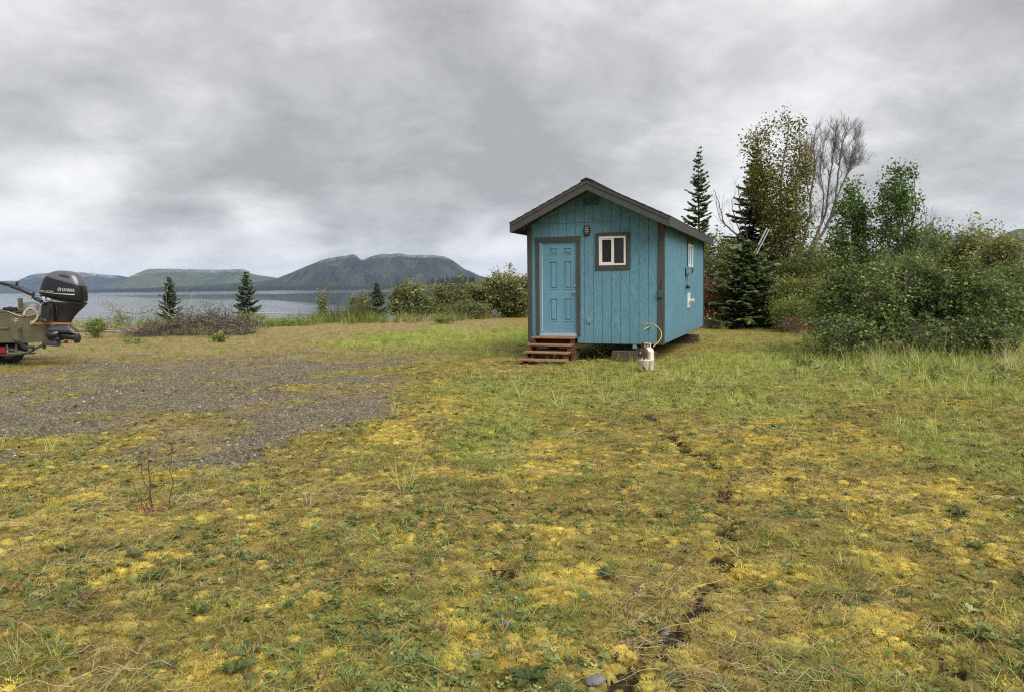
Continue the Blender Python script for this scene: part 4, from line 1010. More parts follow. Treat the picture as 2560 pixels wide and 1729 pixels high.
loft([((565, 842), (655, 850), .135), ((556, 815), (650, 842), .135), ((560, 800), (640, 826), .13)], 'tilt_lever', M_MGRY, mot, 6)
loft([((655, 992), (1028, 1000), .13), ((640, 965), (1012, 972), .14), ((650, 930), (975, 940), .10), ((735, 905), (925, 905), .08), ((738, 876), (922, 878), .078)], 'jet_housing', M_MGRY, mot, 3)
blb = MB(); P_ = ml(712, 1025)
blb.lathe([(0, -.095), (.10, -.085), (.165, -.05), (.185, 0), (.165, .05), (.10, .085), (0, .095)], 28, P_)
blb.build('pump_bulb', M_MBLK, mot, True)
a_, b_ = ml(790, 1030), ml(1030, 1068)
MB().tube([a_, a_ * .7 + b_ * .3, a_ * .3 + b_ * .7, b_], [.085, .09, .078, .07], 18).build('jet_nozzle', M_MBLK, mot, True)
loft([((985, 1140), (1032, 1135), .06), ((972, 1085), (1050, 1090), .085), ((985, 1045), (1045, 1050), .085), ((1000, 1015), (1030, 1020), .06)], 'reverse_gate', M_MBLK, mot, 3)
loft([((665, 1102), (815, 1106), .10), ((640, 1072), (830, 1078), .12), ((680, 1050), (790, 1050), .1)], 'pump_flange', M_MBLK, mot, 4)
loft([((570, 1210), (584, 1212), .05), ((566, 1118), (590, 1120), .06)], 'intake_guard', M_MGRY, mot, 6)
loft([((590, 1160), (772, 1178), .10), ((588, 1128), (775, 1122), .11), ((655, 1105), (770, 1106), .10)], 'intake_foot', M_MGRY, mot, 6)
loft([((768, 1000), (808, 1003), .003), ((768, 988), (808, 990), .003)], 'anode_label', M_WHT, mot, 8, 10).location.y = -.15
tl_ = MB().tube([ml(448, 500, -.05), ml(400, 490, -.06), ml(300, 440, -.08), ml(150, 392, -.1)], [.05, .058, .058, .05], 14).build('tiller_arm', M_MGRY, mot, True)
MB().tube([ml(155, 396, -.1), ml(140, 388, -.1), ml(130, 385, -.1), ml(10, 356, -.12), ml(-60, 340, -.13)], [.046, .046, .036, .036, .034], 14).build('tiller_grip', M_MBLK, tl_, True)
MB().tube([ml(215, 398, -.09), ml(222, 360, -.09), ml(232, 335, -.09)], [.02, .03, .024], 10).build('throttle_knob', M_MBLK, tl_, True)
MB().tube(spline([ml(425, 500, -.05), ml(445, 545, -.05), ml(500, 580, -.03), ml(560, 600, 0)]), .035, 10).build('tiller_bracket', M_MBLK, mot, True)
cab = MB()
for q in ([(450, 500), (500, 525), (560, 530)], [(440, 520), (480, 570), (530, 620), (560, 640)], [(480, 540), (530, 560), (580, 545), (640, 570), (700, 600)], [(560, 640), (600, 610), (650, 640), (660, 700), (640, 760)],
          [(590, 690), (580, 650), (620, 620), (665, 660), (672, 740), (640, 820)], [(540, 560), (600, 580), (680, 610), (720, 640)]):
    cab.tube(spline([ml(a, b, -.14) for a, b in q]), .010, 6)
cab.build('cables', M_MBLK, mot, True)
MB().tube([ml(722, 640, -.13), ml(738, 660, -.13), ml(736, 850, -.1)], .010, 6).build('cable_clip', M_MGRY, mot, True)
kl = spline([ml(362, 520, -.1), ml(380, 548, -.1), ml(410, 560, -.1), ml(405, 525, -.1)])
kc = MB().tube(kl + MO, .008, 6).build('kill_cord', simple('orange_cord', (.5, .22, .03), .6), None, True)
tag(kc, 'short orange and black cord clipped under the tiller arm', 'cord')
# orange strap from the tie loop to the motor leg
a1, a2 = tp(432, 868, .05), tp(432, 886, .05); b1, b2 = ml(922, 875, -.10) + MO, ml(922, 897, -.10) + MO
m1, m2 = ml(735, 873, -.11) + MO, ml(735, 893, -.11) + MO
V = [a1, a2, m1, m2, b1, b2]; V = V + [p + np.array([.0, .006, 0]) for p in V]
strap = fix_normals(MB().add(V, [(0, 2, 3, 1), (2, 4, 5, 3), (6, 7, 9, 8), (8, 9, 11, 10), (0, 6, 8, 2), (2, 8, 10, 4), (1, 3, 9, 7), (3, 5, 11, 9), (0, 1, 7, 6), (4, 10, 11, 5)]).build('tie_down_strap', M_ORANGE))
tag(strap, 'orange tie-down strap stretched from the boat stern to the motor leg', 'strap')
MB().lathe([(.028, -.012), (.045, -.012), (.045, .012), (.028, .012), (.028, -.012)], 14).build('tie_ring', M_BEIGE, boat, True, M=Matrix.Translation(Vector(B(tp(418, 876, .05)))) @ Matrix.Rotation(R(90), 4, 'X'))

# ---- trailer
wc = at(*cp(118, 1248), 17.75); WR = wc[2] - float(gz(wc[0], wc[1])) + .012
trl = empty('boat_trailer', (wc[0], wc[1], 0), 0, 'galvanised boat trailer with black tyre under the olive boat', 'trailer'); TO = np.array([wc[0], wc[1], 0])
WX = np.array([.50, -.866, 0]); WY = np.array([.866, .5, 0])   # axle direction, rolling direction
rotw = Matrix(((WX[0], WY[0], 0, 0), (WX[1], WY[1], 0, 0), (0, 0, 1, 0), (0, 0, 0, 1)))
def wheel(off):
    Mw = Matrix.Translation(Vector((-WX * off)) + Vector((0, 0, WR - .012))) @ rotw
    w_ = WR
    t_ = MB().lathe([(w_ * .60, -.07), (w_ * .66, -.085), (w_ * .93, -.09), (w_ * .985, -.07), (w_, -.045), (w_, .045), (w_ * .985, .07), (w_ * .93, .09), (w_ * .66, .085), (w_ * .60, .07), (w_ * .60, -.07)], 40, (0, 0, 0), 'x')
    for k in range(40):
        a = 2 * math.pi * k / 40
        for s in (-1, 1):
            c_, s_ = math.cos(a + s * .03), math.sin(a + s * .03)
            b_ = MB()
            p = np.array([s * .035, c_ * w_, s_ * w_]); tg = np.array([0, -s_, c_]) * .013; rd = np.array([0, c_, s_]) * .006; ax = np.array([.03, 0, 0])
            V = [p + i * ax + j * tg + k_ * rd for i in (-1, 1) for j in (-1, 1) for k_ in (-1, 1)]
            t_.add(V, [(0, 1, 3, 2), (4, 6, 7, 5), (0, 4, 5, 1), (2, 3, 7, 6), (0, 2, 6, 4), (1, 5, 7, 3)])
    wh = MB().lathe([(0, -.075), (.05, -.075), (.055, -.05), (w_ * .35, -.045), (w_ * .56, -.03), (w_ * .60, -.068), (w_ * .62, -.068), (w_ * .6, .06), (0, .06)], 30, (0, 0, 0), 'x').build('wheel', M_GALV, trl, True, M=Mw)
    tyre = t_.build('tyre', M_RUB, wh, M=Mw); smooth_by_angle(tyre, 30)
wheel(0.0); wheel(1.75)
def tw(x, y, d): return at(*cp(x, y), d) - TO
fr2 = MB()
fr2.tube([tw(60, 1205, 17.3), tw(340, 1268, 17.35)], .030, 4).tube([tw(330, 1268, 17.35), tw(560, 1165, 17.9)], .032, 4).tube([tw(560, 1165, 17.9), tw(680, 1120, 18.2)], .03, 4)
fr2.tube([tw(340, 1268, 17.35), tw(340, 1268, 17.35) + EL * 5.6 - UPV * .02], .035, 4)
fr2.tube([np.array([0, 0, WR]), -WX * 1.75 + UPV * WR], .03, 6)
fr2.tube([-WX * 1.4 + UPV * WR - EL * .5, -WX * 1.4 + UPV * WR + EL * 5], .035, 4)
fr2.build('frame', M_GALV, trl)
MB().tube([tw(210, 1150, 17.35), tw(210, 1262, 17.35)], .028, 4).build('upright', M_GALV, trl)
MB().tube([tw(90, 1160, 17.3), tw(95, 1262, 17.3)], .022, 4).build('lamp_bracket', M_WHT, trl)
MB().box(tw(375, 1270, 17.3) - [.13, .05, .012], tw(375, 1270, 17.3) + [.14, .05, .014], .004).build('foot_step', M_MBLK, trl, M=None)
MB().tube([tw(350, 1265, 17.5), tw(450, 1215, 17.6)], .035, 6).build('roller_arm', M_MBLK, trl)
q = tw(25, 1228, 17.2); MB().box(q - [.16, .03, .065], q + [.085, .03, .075], .01).build('tail_light', M_RED, trl)
q = tw(858, 1120, 18.6); tl2 = MB().box(q - [.02, .03, .04], q + [.055, .03, .045], .008).build('tail_light', M_RED, trl); MB().box(q - [.055, .028, .04], q - [.0205, -.03, -.045], .006).build('lens', M_WHT, tl2)
MB().tube([tw(680, 1120, 18.2), tw(850, 1130, 18.6)], .025, 4).build('cross_bar', M_GALV, trl)
MB().tube([tw(0, 1165, 17.7), tw(120, 1165, 17.6), tw(300, 1155, 17.5)], .03, 4).build('bunk', M_MBLK, trl)
# ------------------------------------------------------------------ vegetation builders
M_BARK_D = NT('dark_bark'); _a = M_BARK_D.noise(M_BARK_D.coord('Object', (8, 8, 2)), 4, 5, .65); M_BARK_D.bump(_a, .5, .02)
M_BARK_D = M_BARK_D.fin(M_BARK_D.ramp(_a, (.3, (.03, .026, .022)), (.6, (.075, .065, .055)), (.8, (.14, .125, .11))), .95, 0, .1)
M_BARK_L = NT('birch_bark'); _a = M_BARK_L.noise(M_BARK_L.coord('Object', (3, 3, 9)), 4, 5, .65)
M_BARK_L = M_BARK_L.fin(M_BARK_L.ramp(_a, (.36, (.05, .042, .036)), (.5, (.16, .145, .13)), (.72, (.33, .31, .29))), .9, 0, .1)
M_TWIG = simple('grey_twig_bark', (.17, .145, .125), .9, 0, .5, 5)
M_DEADW = simple('silvery_deadwood', (.30, .275, .245), .9, 0, .5, 4)
L_SPRUCE = leafmat('spruce_needles', ((0, (.020, .029, .013)), (.5, (.052, .068, .028)), (1, (.125, .145, .065))), .7, .12, spec=.08, k=2.7)
L_SPRUCE2 = leafmat('shore_spruce_needles', ((0, (.026, .042, .024)), (.5, (.062, .090, .050)), (1, (.14, .175, .10))), .7, .14, spec=.08)
L_BIRCHY = leafmat('yellowing_birch_leaf', ((0, (.035, .045, .012)), (.45, (.085, .090, .022)), (.8, (.155, .130, .032)), (1, (.27, .18, .04))), .5, .35)
L_BIRCHG = leafmat('green_birch_leaf', ((0, (.035, .065, .016)), (.5, (.07, .115, .03)), (1, (.15, .20, .055))), .5, .38)
L_ALDER = leafmat('alder_leaf', ((0, (.026, .037, .015)), (.5, (.066, .092, .030)), (.88, (.122, .154, .052)), (1, (.23, .25, .075))), .45, .32, spec=.3, k=1.95)
L_WILLOW = leafmat('grey_green_willow_leaf', ((0, (.055, .065, .024)), (.5, (.12, .13, .05)), (.85, (.20, .20, .09)), (1, (.33, .26, .10))), .55, .3)
L_OLIVE = leafmat('olive_thicket_leaf', ((0, (.045, .06, .018)), (.5, (.085, .10, .03)), (.85, (.15, .155, .045)), (1, (.25, .23, .06))), .55, .3, k=1.85)
L_REED = leafmat('dull_reed', ((0, (.04, .05, .018)), (.5, (.085, .09, .03)), (1, (.17, .15, .06))), .6, .3)
L_RED = leafmat('red_brown_leaf', ((0, (.05, .018, .014)), (.6, (.11, .04, .03)), (1, (.22, .07, .045))), .6, .25)
L_DRYLEAF = leafmat('withered_leaf', ((0, (.055, .045, .036)), (.5, (.125, .10, .075)), (1, (.24, .19, .14))), .8, .15)
L_WEED = leafmat('bank_weed_leaf', ((0, (.06, .09, .02)), (.5, (.12, .16, .04)), (1, (.24, .26, .08))), .55, .3)

def rand_unit(n, rg):
    v = rg.normal(size=(n, 3)); return v / np.linalg.norm(v, axis=1)[:, None]
def leaves(P, size, rg, aspect=.62, up=.35, tint=None, sizevar=.35):
    "one folded diamond per leaf, facing every way but mostly upward"
    n = len(P)
    N = rand_unit(n, rg); N[:, 2] = np.abs(N[:, 2]) + up; N /= np.linalg.norm(N, axis=1)[:, None]
    A = rand_unit(n, rg); A -= N * (A * N).sum(1)[:, None]; A /= np.linalg.norm(A, axis=1)[:, None] + 1e-9
    Bv = np.cross(N, A); s = size * (1 + sizevar * rg.normal(size=n)).clip(.45, 1.8)
    s = s[:, None]
    v0 = P - A * s * .5; v1 = P + Bv * s * aspect * .5 + N * s * .10; v2 = P + A * s * .5; v3 = P - Bv * s * aspect * .5 + N * s * .10
    V = np.stack([v0, v1, v2, v3], 1).reshape(-1, 3); b = np.arange(n)[:, None] * 4
    F = np.concatenate([b + [0, 1, 2], b + [0, 2, 3]], 1).reshape(-1, 3)
    t = rg.random(n) if tint is None else tint
    return V, F, np.repeat(np.clip(t, 0, 1), 4)
def limb(a, b, r0, r1, rg, n=5, wob=.06, sag=0.0):
    a, b = np.array(a, float), np.array(b, float); L = np.linalg.norm(b - a)
    t = np.linspace(0, 1, n)[:, None]; P = a + (b - a) * t
    w = rg.normal(size=(n, 3)) * wob * L * np.sin(t * math.pi); P = P + w; P[:, 2] += (sag * L * np.sin(t[:, 0] * math.pi))
    return P, r0 + (r1 - r0) * t[:, 0]
def blobset(n, c, rad, rg, shell=.55, lump=.35, flat=0.0):
    "cluster centres through a lumpy crown volume"
    d = rand_unit(n, rg); r = rg.random(n) ** (1 / 3.0) * (1 - shell) + shell * rg.random(n) ** .3
    l = 1 + lump * (2 * vnoise(d[:, 0] * 2.1 + 7 + c[0], d[:, 1] * 2.1 + d[:, 2] * 1.7 + c[1], int(rg.integers(1e6))) - 1)
    P = d * (r * l)[:, None] * np.array(rad)
    return P + np.array(c)
def twigs_to(mb, stems, Q, rg, r=.006, n=3, every=1, rise=.25):
    S_ = np.concatenate(stems)
    for q in Q[::every]:
        w = S_ - q; w[:, 2] = (w[:, 2] + .25 * np.linalg.norm(q - S_.mean(0)) * rise) * 1.0
        k = np.argmin((w ** 2).sum(1)); a = S_[k]
        P, rr = limb(a, q, r, r * .45, rg, n + 1, .05, .05)
        mb.tube(P, rr, 3, caps=False)
def put(root, mb, name, mat, smooth=False): return mb.build(name, mat, root, smooth, M=Matrix.Translation(-Vector(root.location)))
def base(px, Y, dz=0.0):
    p = at(px, 720, Y); return np.array([p[0], p[1], float(gz(p[0], p[1])) + dz])
def zpx(py, px, Y): return at(px, py, Y)[2]

def spruce(px, Y, top, wpx, seed, label, lmat=L_SPRUCE, droop=.22, dens=1.0, group=None, base_py=None, lean=0.0, skirt=.06, thin_top=.16, tw=1.0, pw=.80):
    rg = np.random.default_rng(seed); b = base(px, Y)
    if base_py: b[2] = zpx(base_py, px, Y)
    h = zpx(top, px, Y) - b[2]; rad = wpx / F_PX * Y
    root = empty('spruce_tree', b, 0, label, 'spruce tree', group)
    mt = MB(); P, rr = limb((0, 0, -.06), (lean, 0, h), .010 * h + .02, .004, rg, 9, .006); mt.tube(P, rr, 7)
    mc = MB(); VV = []; FF = []; TT = []; off = 0
    nwh = int(h / .20 * dens ** .5 * .85) + 7
    zs = skirt * h + (h * .985 - skirt * h) * (np.linspace(0, 1, nwh) ** .92)
    sidel = 1 + .20 * rg.normal(size=8)
    for z in zs:
        t_ = z / h
        L0 = rad * (1 - t_) ** pw * (1.0 if t_ > .12 else .75 + 2 * t_) + .03 * (t_ < .97)
        if t_ > 1 - thin_top: L0 *= .75
        nb = int(rg.integers(5, 8) * dens ** .5 + (2 if L0 > .8 else 0))
        a0 = rg.random() * 6.28
        for k in range(nb):
            a = a0 + 6.283 * k / nb + rg.normal() * .25
            L = L0 * (.50 + .62 * rg.random()) * (1 if rg.random() > .12 else .45) * sidel[int(a / 6.283 * 8) % 8]
            if L < .03: continue
            zz = z + rg.normal() * .03; m = max(3, int(L / .07))
            s = np.linspace(0, 1, m); sl_ = (.55 * t_ - droop) + rg.normal() * .12
            bx = np.cos(a) * s * L + lean * t_; by = np.sin(a) * s * L; bz = zz + sl_ * L * s + .16 * L * s * s
            if L > .25: mc_p = np.stack([bx, by, bz], 1); mt.tube(mc_p[[0, m // 2, m - 1]], [.007 + .008 * L, .006, .002], 3, caps=False)
            # side sprays
            ms = m * 2 if L > .3 else m + 1
            q = np.linspace(.12, 1, ms); ln = (.10 + .34 * L * (1 - q) ** .7 * (.7 + .6 * rg.random(ms))) * tw
            ln = np.minimum(ln, .42); ln[-1] = .10
            for side in (-1, 1):
                ang = a + side * (.75 + .25 * rg.normal(size=ms)); ang[-1] = a
                x0 = np.interp(q, s, bx); y0 = np.interp(q, s, by); z0 = np.interp(q, s, bz)
                dx, dy = np.cos(ang) * ln, np.sin(ang) * ln; dz = -.10 * ln + .05 * rg.normal(size=ms) * ln
                wd = .020 + .022 * rg.random(ms) + .10 * ln * .3
                nx, ny = -np.sin(ang) * wd, np.cos(ang) * wd; nz = rg.normal(size=ms) * wd * .7
                p0 = np.stack([x0, y0, z0], 1); d_ = np.stack([dx, dy, dz], 1); nn_ = np.stack([nx, ny, nz], 1)
                V = np.stack([p0 - nn_ * .5, p0 + d_ * .55 - nn_, p0 + d_, p0 + d_ * .55 + nn_, p0 + nn_ * .5], 1).reshape(-1, 3)
                bb = np.arange(ms)[:, None] * 5
                F = np.concatenate([bb + [0, 1, 2], bb + [0, 2, 4], bb + [2, 3, 4]], 1).reshape(-1, 3)
                VV.append(V); FF.append(F + off); off += len(V)
                tt = np.clip(.28 + .45 * q * rg.random(ms) + .15 * rg.normal(size=ms), 0, 1); TT.append(np.repeat(tt, 5))
    mc.add(np.concatenate(VV), np.concatenate(FF), np.concatenate(TT))
    mt.build('trunk', M_BARK_D, root); mc.build('crown', lmat, root)
    return root

def shrub(px, Y, top, wpx, seed, label, lmat, name='shrub', cat='shrub', nclu=260, per=26, sig=.10, size=.07, base_py=None, depth=None, group=None, nst=9, bark=M_TWIG, low=.12, shell=.5, aspect=.62, twig=.005, up=.35, tb=.5, poke=0, lumps=.35):
    rg = np.random.default_rng(seed); b = base(px, Y)
    if base_py: b[2] = zpx(base_py, px, Y)
    h = zpx(top, px, Y) - b[2]; rx = wpx / F_PX * Y; ry = depth or rx * .8
    root = empty(name, b, 0, label, cat, group)
    c = np.array([0, 0, h * (.5 + low / 2)])
    Q = blobset(nclu, c, (rx, ry, h * (.5 - low / 2)), rg, shell, lumps)
    Q = Q[(Q[:, 2] > .05)]
    stems = []; mt = MB()
    for k in range(nst):
        a = 6.283 * k / nst + rg.normal() * .3; f = .3 + .6 * rg.random()
        e = np.array([math.cos(a) * rx * f, math.sin(a) * ry * f, h * (.60 + .33 * rg.random()) * (1.1 - .35 * f)])
        P, rr = limb((math.cos(a) * .08 * rx, math.sin(a) * .08 * ry, -.06), e, .008 + .006 * h, .004, rg, 9, .05, .07); stems.append(P); mt.tube(P, rr, 5)
    for k in range(poke):                              # shoots standing out of the top
        i = rg.integers(len(Q)); q = Q[i].copy(); q[2] = max(q[2], h * .72); e = q + [rg.normal() * .12, rg.normal() * .12, h * (.14 + .16 * rg.random())]
        P, rr = limb(q, e, twig * .8, twig * .4, rg, 4, .04); mt.tube(P, rr, 3); Q = np.vstack([Q, P[1:]])
    twigs_to(mt, stems, Q, rg, twig, 3)
    mt.build('stems', bark, root)
    n = per * len(Q); G = np.repeat(Q, per, 0) + rg.normal(size=(n, 3)) * np.array([sig, sig, sig * .8])
    clt = np.repeat(rg.normal(size=len(Q)) * .16, per)
    t_ = tb + clt + rg.normal(size=n) * .17 + (rg.random(n) < .02) * .5
    mc = MB(); mc.add(*leaves(G, size, rg, aspect, up, t_)); mc.build('foliage', lmat, root)
    return root
def tree_px(px, Y, label, stems, crowns, lmat, seed, per=22, sig=.13, size=.075, bark=M_BARK_L, name='birch_tree', cat='birch tree', group=None, twig=.007, tb=.5, bare=None, up=.2, ystretch=1.0):
    rg = np.random.default_rng(seed); b = base(px, Y); root = empty(name, b, 0, label, cat, group)
    mt = MB(); SP = []
    for st, r0, r1 in stems:
        P = []
        for q in st:
            Yq = Y + (q[2] if len(q) > 2 else 0)
            P.append(b - [0, 0, .08] if q[1] is None else at(q[0], q[1], Yq))
        P = spline(np.array(P) - b, 5); P += rg.normal(size=P.shape) * .015
        rr = r0 + (r1 - r0) * np.linspace(0, 1, len(P)) ** .8
        mt.tube(P, rr, 7); SP.append(P)
    if bare:                                             # fine leafless branching
        n1, L1, fan = bare
        def sub(P, r, L, lev):
            T = np.gradient(P, axis=0); T /= np.linalg.norm(T, axis=1)[:, None] + 1e-9
            for k in range(n1[lev]):
                t_ = .30 + .70 * rg.random() if lev == 0 else .15 + .85 * rg.random()
                i = min(len(P) - 1, int(t_ * (len(P) - 1)))
                d = T[i] + rand_unit(1, rg)[0] * fan * np.array([1, 1, .5]) + np.array([0, 0, .50]); d /= np.linalg.norm(d)
                l = L * (.5 + .8 * rg.random()) * (1.15 - .5 * t_)
                e = P[i] + d * l; q, rr = limb(P[i], e, max(r * (1 - .7 * t_) * .34, .0036), .002, rg, 6, .05, -.03 if lev else .03)
                mt.tube(q, rr, 4 if lev == 0 else 3, caps=False)
                if lev < len(n1) - 1: sub(q, r * .5, L * .52, lev + 1)
        for P, (st, r0, r1) in zip(SP, stems): sub(P, r0 * .8, L1, 0)
    Qs = []
    for c in crowns:
        cpx, cpy, w, h_, n = c[:5]; sh = c[5] if len(c) > 5 else .35
        cc = at(cpx, cpy, Y + (c[6] if len(c) > 6 else 0)) - b
        Qs.append(blobset(n, cc, (w / F_PX * Y, w / F_PX * Y * .85, h_ / F_PX * Y), rg, sh, .45))
    if Qs:
        Q = np.concatenate(Qs)
        twigs_to(mt, SP, Q, rg, twig, 3, 1, .6)
    mt.build('trunk', bark, root)
    if Qs:
        n = per * len(Q); G = np.repeat(Q, per, 0) + rg.normal(size=(n, 3)) * np.array([sig, sig, sig * 1.15]) - [0, 0, sig * .3]
        t_ = tb + np.repeat(rg.normal(size=len(Q)) * .17, per) + rg.normal(size=n) * .18
        mc = MB(); mc.add(*leaves(G, size, rg, .72, up, t_)); mc.build('crown', lmat, root)
    return root

M_BARK_G = simple('grey_birch_bark', (.155, .138, .128), .9, 0, .6, 3)
# ---- right of the cabin, back to front
spruce(1745, 34, 366, 62, 11, 'slender blue green spruce rising behind the cabin roof at right', dens=1.1, droop=.10, tw=.85)
spruce(1884, 32, 358, 112, 12, 'tall dark spruce half hidden by the yellowing birch', dens=1.25, droop=.30, thin_top=.1, tw=1.1)
spruce(1866, 28.4, 604, 98, 13, 'low dense bushy spruce at the edge of the clearing right of the cabin', dens=1.9, droop=.16, skirt=.03, thin_top=.05, tw=1.15, pw=.55)
spruce(2370, 70, 571, 16, 14, 'small far spruce showing between the thickets at right', dens=.7)
spruce(1998, 36, 600, 40, 15, 'small dark spruce below the bare tree', dens=.9)
tree_px(1948, 30.5, 'tall birch with thin yellowing leaves right of the dark spruce', [
    ([(1948, None), (1945, 760), (1952, 690), (1940, 620), (1925, 540), (1908, 450), (1897, 370), (1893, 318)], .13, .015),
    ([(1945, 760), (1962, 690), (1958, 600), (1950, 520), (1955, 430), (1968, 350), (1972, 292)], .10, .012),
    ([(1952, 690), (1985, 600), (1992, 520), (1990, 440), (2000, 380), (1998, 320)], .07, .010),
    ([(1958, 600), (1930, 560), (1905, 520), (1880, 480)], .05, .01), ([(1962, 690), (1975, 650), (2000, 640), (2030, 650)], .05, .01)],
    [(1893, 345, 38, 38, 17, .2), (1870, 370, 25, 25, 6, .2), (1972, 318, 34, 38, 15, .2), (1990, 355, 20, 40, 10, .2), (1912, 430, 40, 50, 44), (1935, 420, 60, 80, 26, .3), (1935, 500, 55, 50, 80), (1955, 480, 75, 70, 55), (2000, 440, 34, 62, 42), (2010, 400, 22, 30, 14, .2), (1952, 570, 62, 60, 105), (1985, 560, 48, 90, 60), (1950, 650, 55, 70, 70), (1990, 680, 60, 70, 70), (1960, 740, 50, 60, 45)],
    L_BIRCHY, 21, per=30, sig=.17, size=.088, tb=.46)
tree_px(2050, 33, 'leafless birch with many fine grey branches against the sky', [
    ([(2005, None), (2003, 700), (2008, 600), (2022, 550), (2030, 470), (2038, 420), (2034, 370), (2042, 310)], .08, .012),
    ([(2030, None), (2022, 660), (2040, 590), (2062, 540), (2070, 480), (2078, 420), (2086, 360), (2092, 300)], .085, .012),
    ([(2038, None), (2030, 640), (2058, 580), (2085, 520), (2094, 450), (2100, 400), (2108, 350), (2124, 292)], .095, .012),
    ([(2026, 510), (2020, 470), (2012, 420), (2018, 360)], .035, .008), ([(2085, 520), (2110, 450), (2130, 400), (2140, 350)], .04, .008),
    ([(2045, 590), (2060, 500), (2052, 430), (2058, 360)], .04, .008), ([(2100, 470), (2122, 430), (2135, 420)], .03, .01)],
    [], L_BIRCHY, 22, bark=M_BARK_G, bare=([18, 8, 4], 1.12, .78))
tree_px(1858, 31.5, 'small dead tree with thin bare grey limbs beside the dark spruce', [
    ([(1872, None), (1872, 680), (1868, 610), (1862, 560), (1850, 520), (1845, 460)], .06, .012), ([(1868, 610), (1840, 585), (1812, 560), (1800, 520), (1785, 475)], .05, .010),
    ([(1868, 610), (1855, 590), (1835, 540), (1828, 500)], .04, .01), ([(1810, 560), (1798, 540), (1790, 505)], .02, .006)],
    [], L_BIRCHY, 23, bark=M_TWIG, bare=([7, 3], .8, .7), name='dead_tree', cat='dead tree')
tree_px(2135, 27, 'bright green birch standing in the thicket, left of two', [
    ([(2142, None), (2140, 700), (2136, 620), (2138, 560), (2132, 500), (2132, 448)], .08, .012), ([(2140, 640), (2112, 580), (2104, 530)], .04, .01), ([(2140, 660), (2162, 590), (2168, 530)], .045, .01)],
    [(2132, 475, 24, 30, 18, .2), (2130, 525, 44, 40, 66), (2120, 590, 55, 45, 80), (2160, 575, 34, 50, 40), (2145, 640, 58, 40, 55)], L_BIRCHG, 24, per=24, sig=.13, size=.088, tb=.42)
tree_px(2245, 26, 'taller green birch with an open top, right of two', [
    ([(2232, None), (2232, 720), (2240, 640), (2248, 570), (2240, 500), (2238, 450), (2240, 402)], .08, .01), ([(2244, 640), (2280, 560), (2290, 500), (2278, 430)], .04, .008), ([(2240, 600), (2210, 530), (2205, 470)], .04, .008)],
    [(2240, 430, 16, 28, 14, .2), (2272, 428, 14, 22, 8, .2), (2238, 475, 42, 30, 46), (2225, 520, 45, 34, 50), (2270, 520, 30, 40, 30), (2240, 580, 52, 40, 72), (2275, 610, 45, 34, 40)], L_BIRCHG, 25, per=24, sig=.125, size=.085, tb=.36)
tree_px(2305, 25, 'thin half bare sapling leaning right of the tall green birch', [
    ([(2255, None), (2265, 720), (2285, 650), (2310, 580), (2318, 520)], .05, .008), ([(2285, 650), (2320, 600), (2335, 550)], .03, .006)],
    [(2300, 600, 30, 40, 10)], L_BIRCHG, 26, bark=M_TWIG, bare=([9, 4], .8, .5), per=10, name='sapling', cat='sapling')
tree_px(2330, 34, 'round green tree top just left of the far spruce', [([(2330, None), (2330, 650), (2328, 590)], .07, .02)],
    [(2325, 600, 45, 42, 80), (2290, 620, 40, 40, 50), (2340, 650, 60, 50, 60)], L_BIRCHG, 27, per=22, sig=.16, size=.095, tb=.42, name='alder_tree', cat='tree')
# thickets
shrub(1790, 31, 575, 70, 31, 'olive leafed thicket between the cabin and the dark spruce', L_OLIVE, 'thicket', 'thicket', 330, 24, .16, .09, tb=.38)
shrub(2035, 29.5, 610, 95, 32, 'light green thicket below the yellowing birch and the bare tree', L_OLIVE, 'thicket', 'thicket', 330, 24, .15, .08, tb=.55)
shrub(2110, 27.5, 640, 110, 33, 'green thicket in front of the left green birch', L_OLIVE, 'thicket', 'thicket', 330, 24, .15, .08, tb=.42)
shrub(2420, 24.5, 575, 66, 34, 'yellow green willow thicket near the right edge, left of two domes', L_WILLOW, 'willow_thicket', 'willow', 420, 24, .14, .105, tb=.58, poke=16, aspect=.5)
shrub(2496, 22.5, 598, 50, 35, 'yellow green willow thicket at the right edge, right of two domes', L_WILLOW, 'willow_thicket', 'willow', 360, 24, .13, .095, tb=.52, poke=14, aspect=.5)
shrub(2310, 25.0, 640, 90, 36, 'green leafy thicket under the tall green birch', L_OLIVE, 'thicket', 'thicket', 260, 24, .14, .075, tb=.45, poke=8)
shrub(1776, 28.8, 690, 42, 37, 'red brown leafed shrub beside the far cabin corner', L_RED, 'shrub', 'shrub', 120, 22, .10, .07)
shrub(2000, 27.0, 690, 70, 38, 'dull green low thicket right of the bushy spruce', L_OLIVE, 'thicket', 'thicket', 380, 24, .13, .07, tb=.58)
shrub(1978, 25.6, 742, 60, 48, 'fresh green low bush just right of the bushy spruce', L_WEED, 'bush', 'bush', 200, 22, .11, .06, low=.04, tb=.25)
shrub(2010, 24.0, 790, 70, 39, 'low red brown undergrowth right of the bushy spruce', L_RED, 'undergrowth', 'shrub', 70, 14, .09, .055, low=.05, tb=.35)
shrub(1990, 29.2, 648, 72, 40, 'olive green thicket at the foot of the yellowing birch', L_OLIVE, 'thicket', 'thicket', 260, 24, .14, .08, tb=.45)
shrub(1825, 35, 610, 95, 81, 'tall olive thicket far behind the bushy spruce', L_OLIVE, 'thicket', 'thicket', 330, 22, .2, .11, tb=.45)
shrub(2065, 34, 618, 90, 82, 'tall green thicket behind the foot of the leafless birch', L_OLIVE, 'thicket', 'thicket', 330, 22, .2, .11, tb=.5)
shrub(2195, 28.5, 610, 90, 83, 'green thicket filling the space between the two green birches', L_OLIVE, 'thicket', 'thicket', 330, 22, .16, .09, tb=.5)
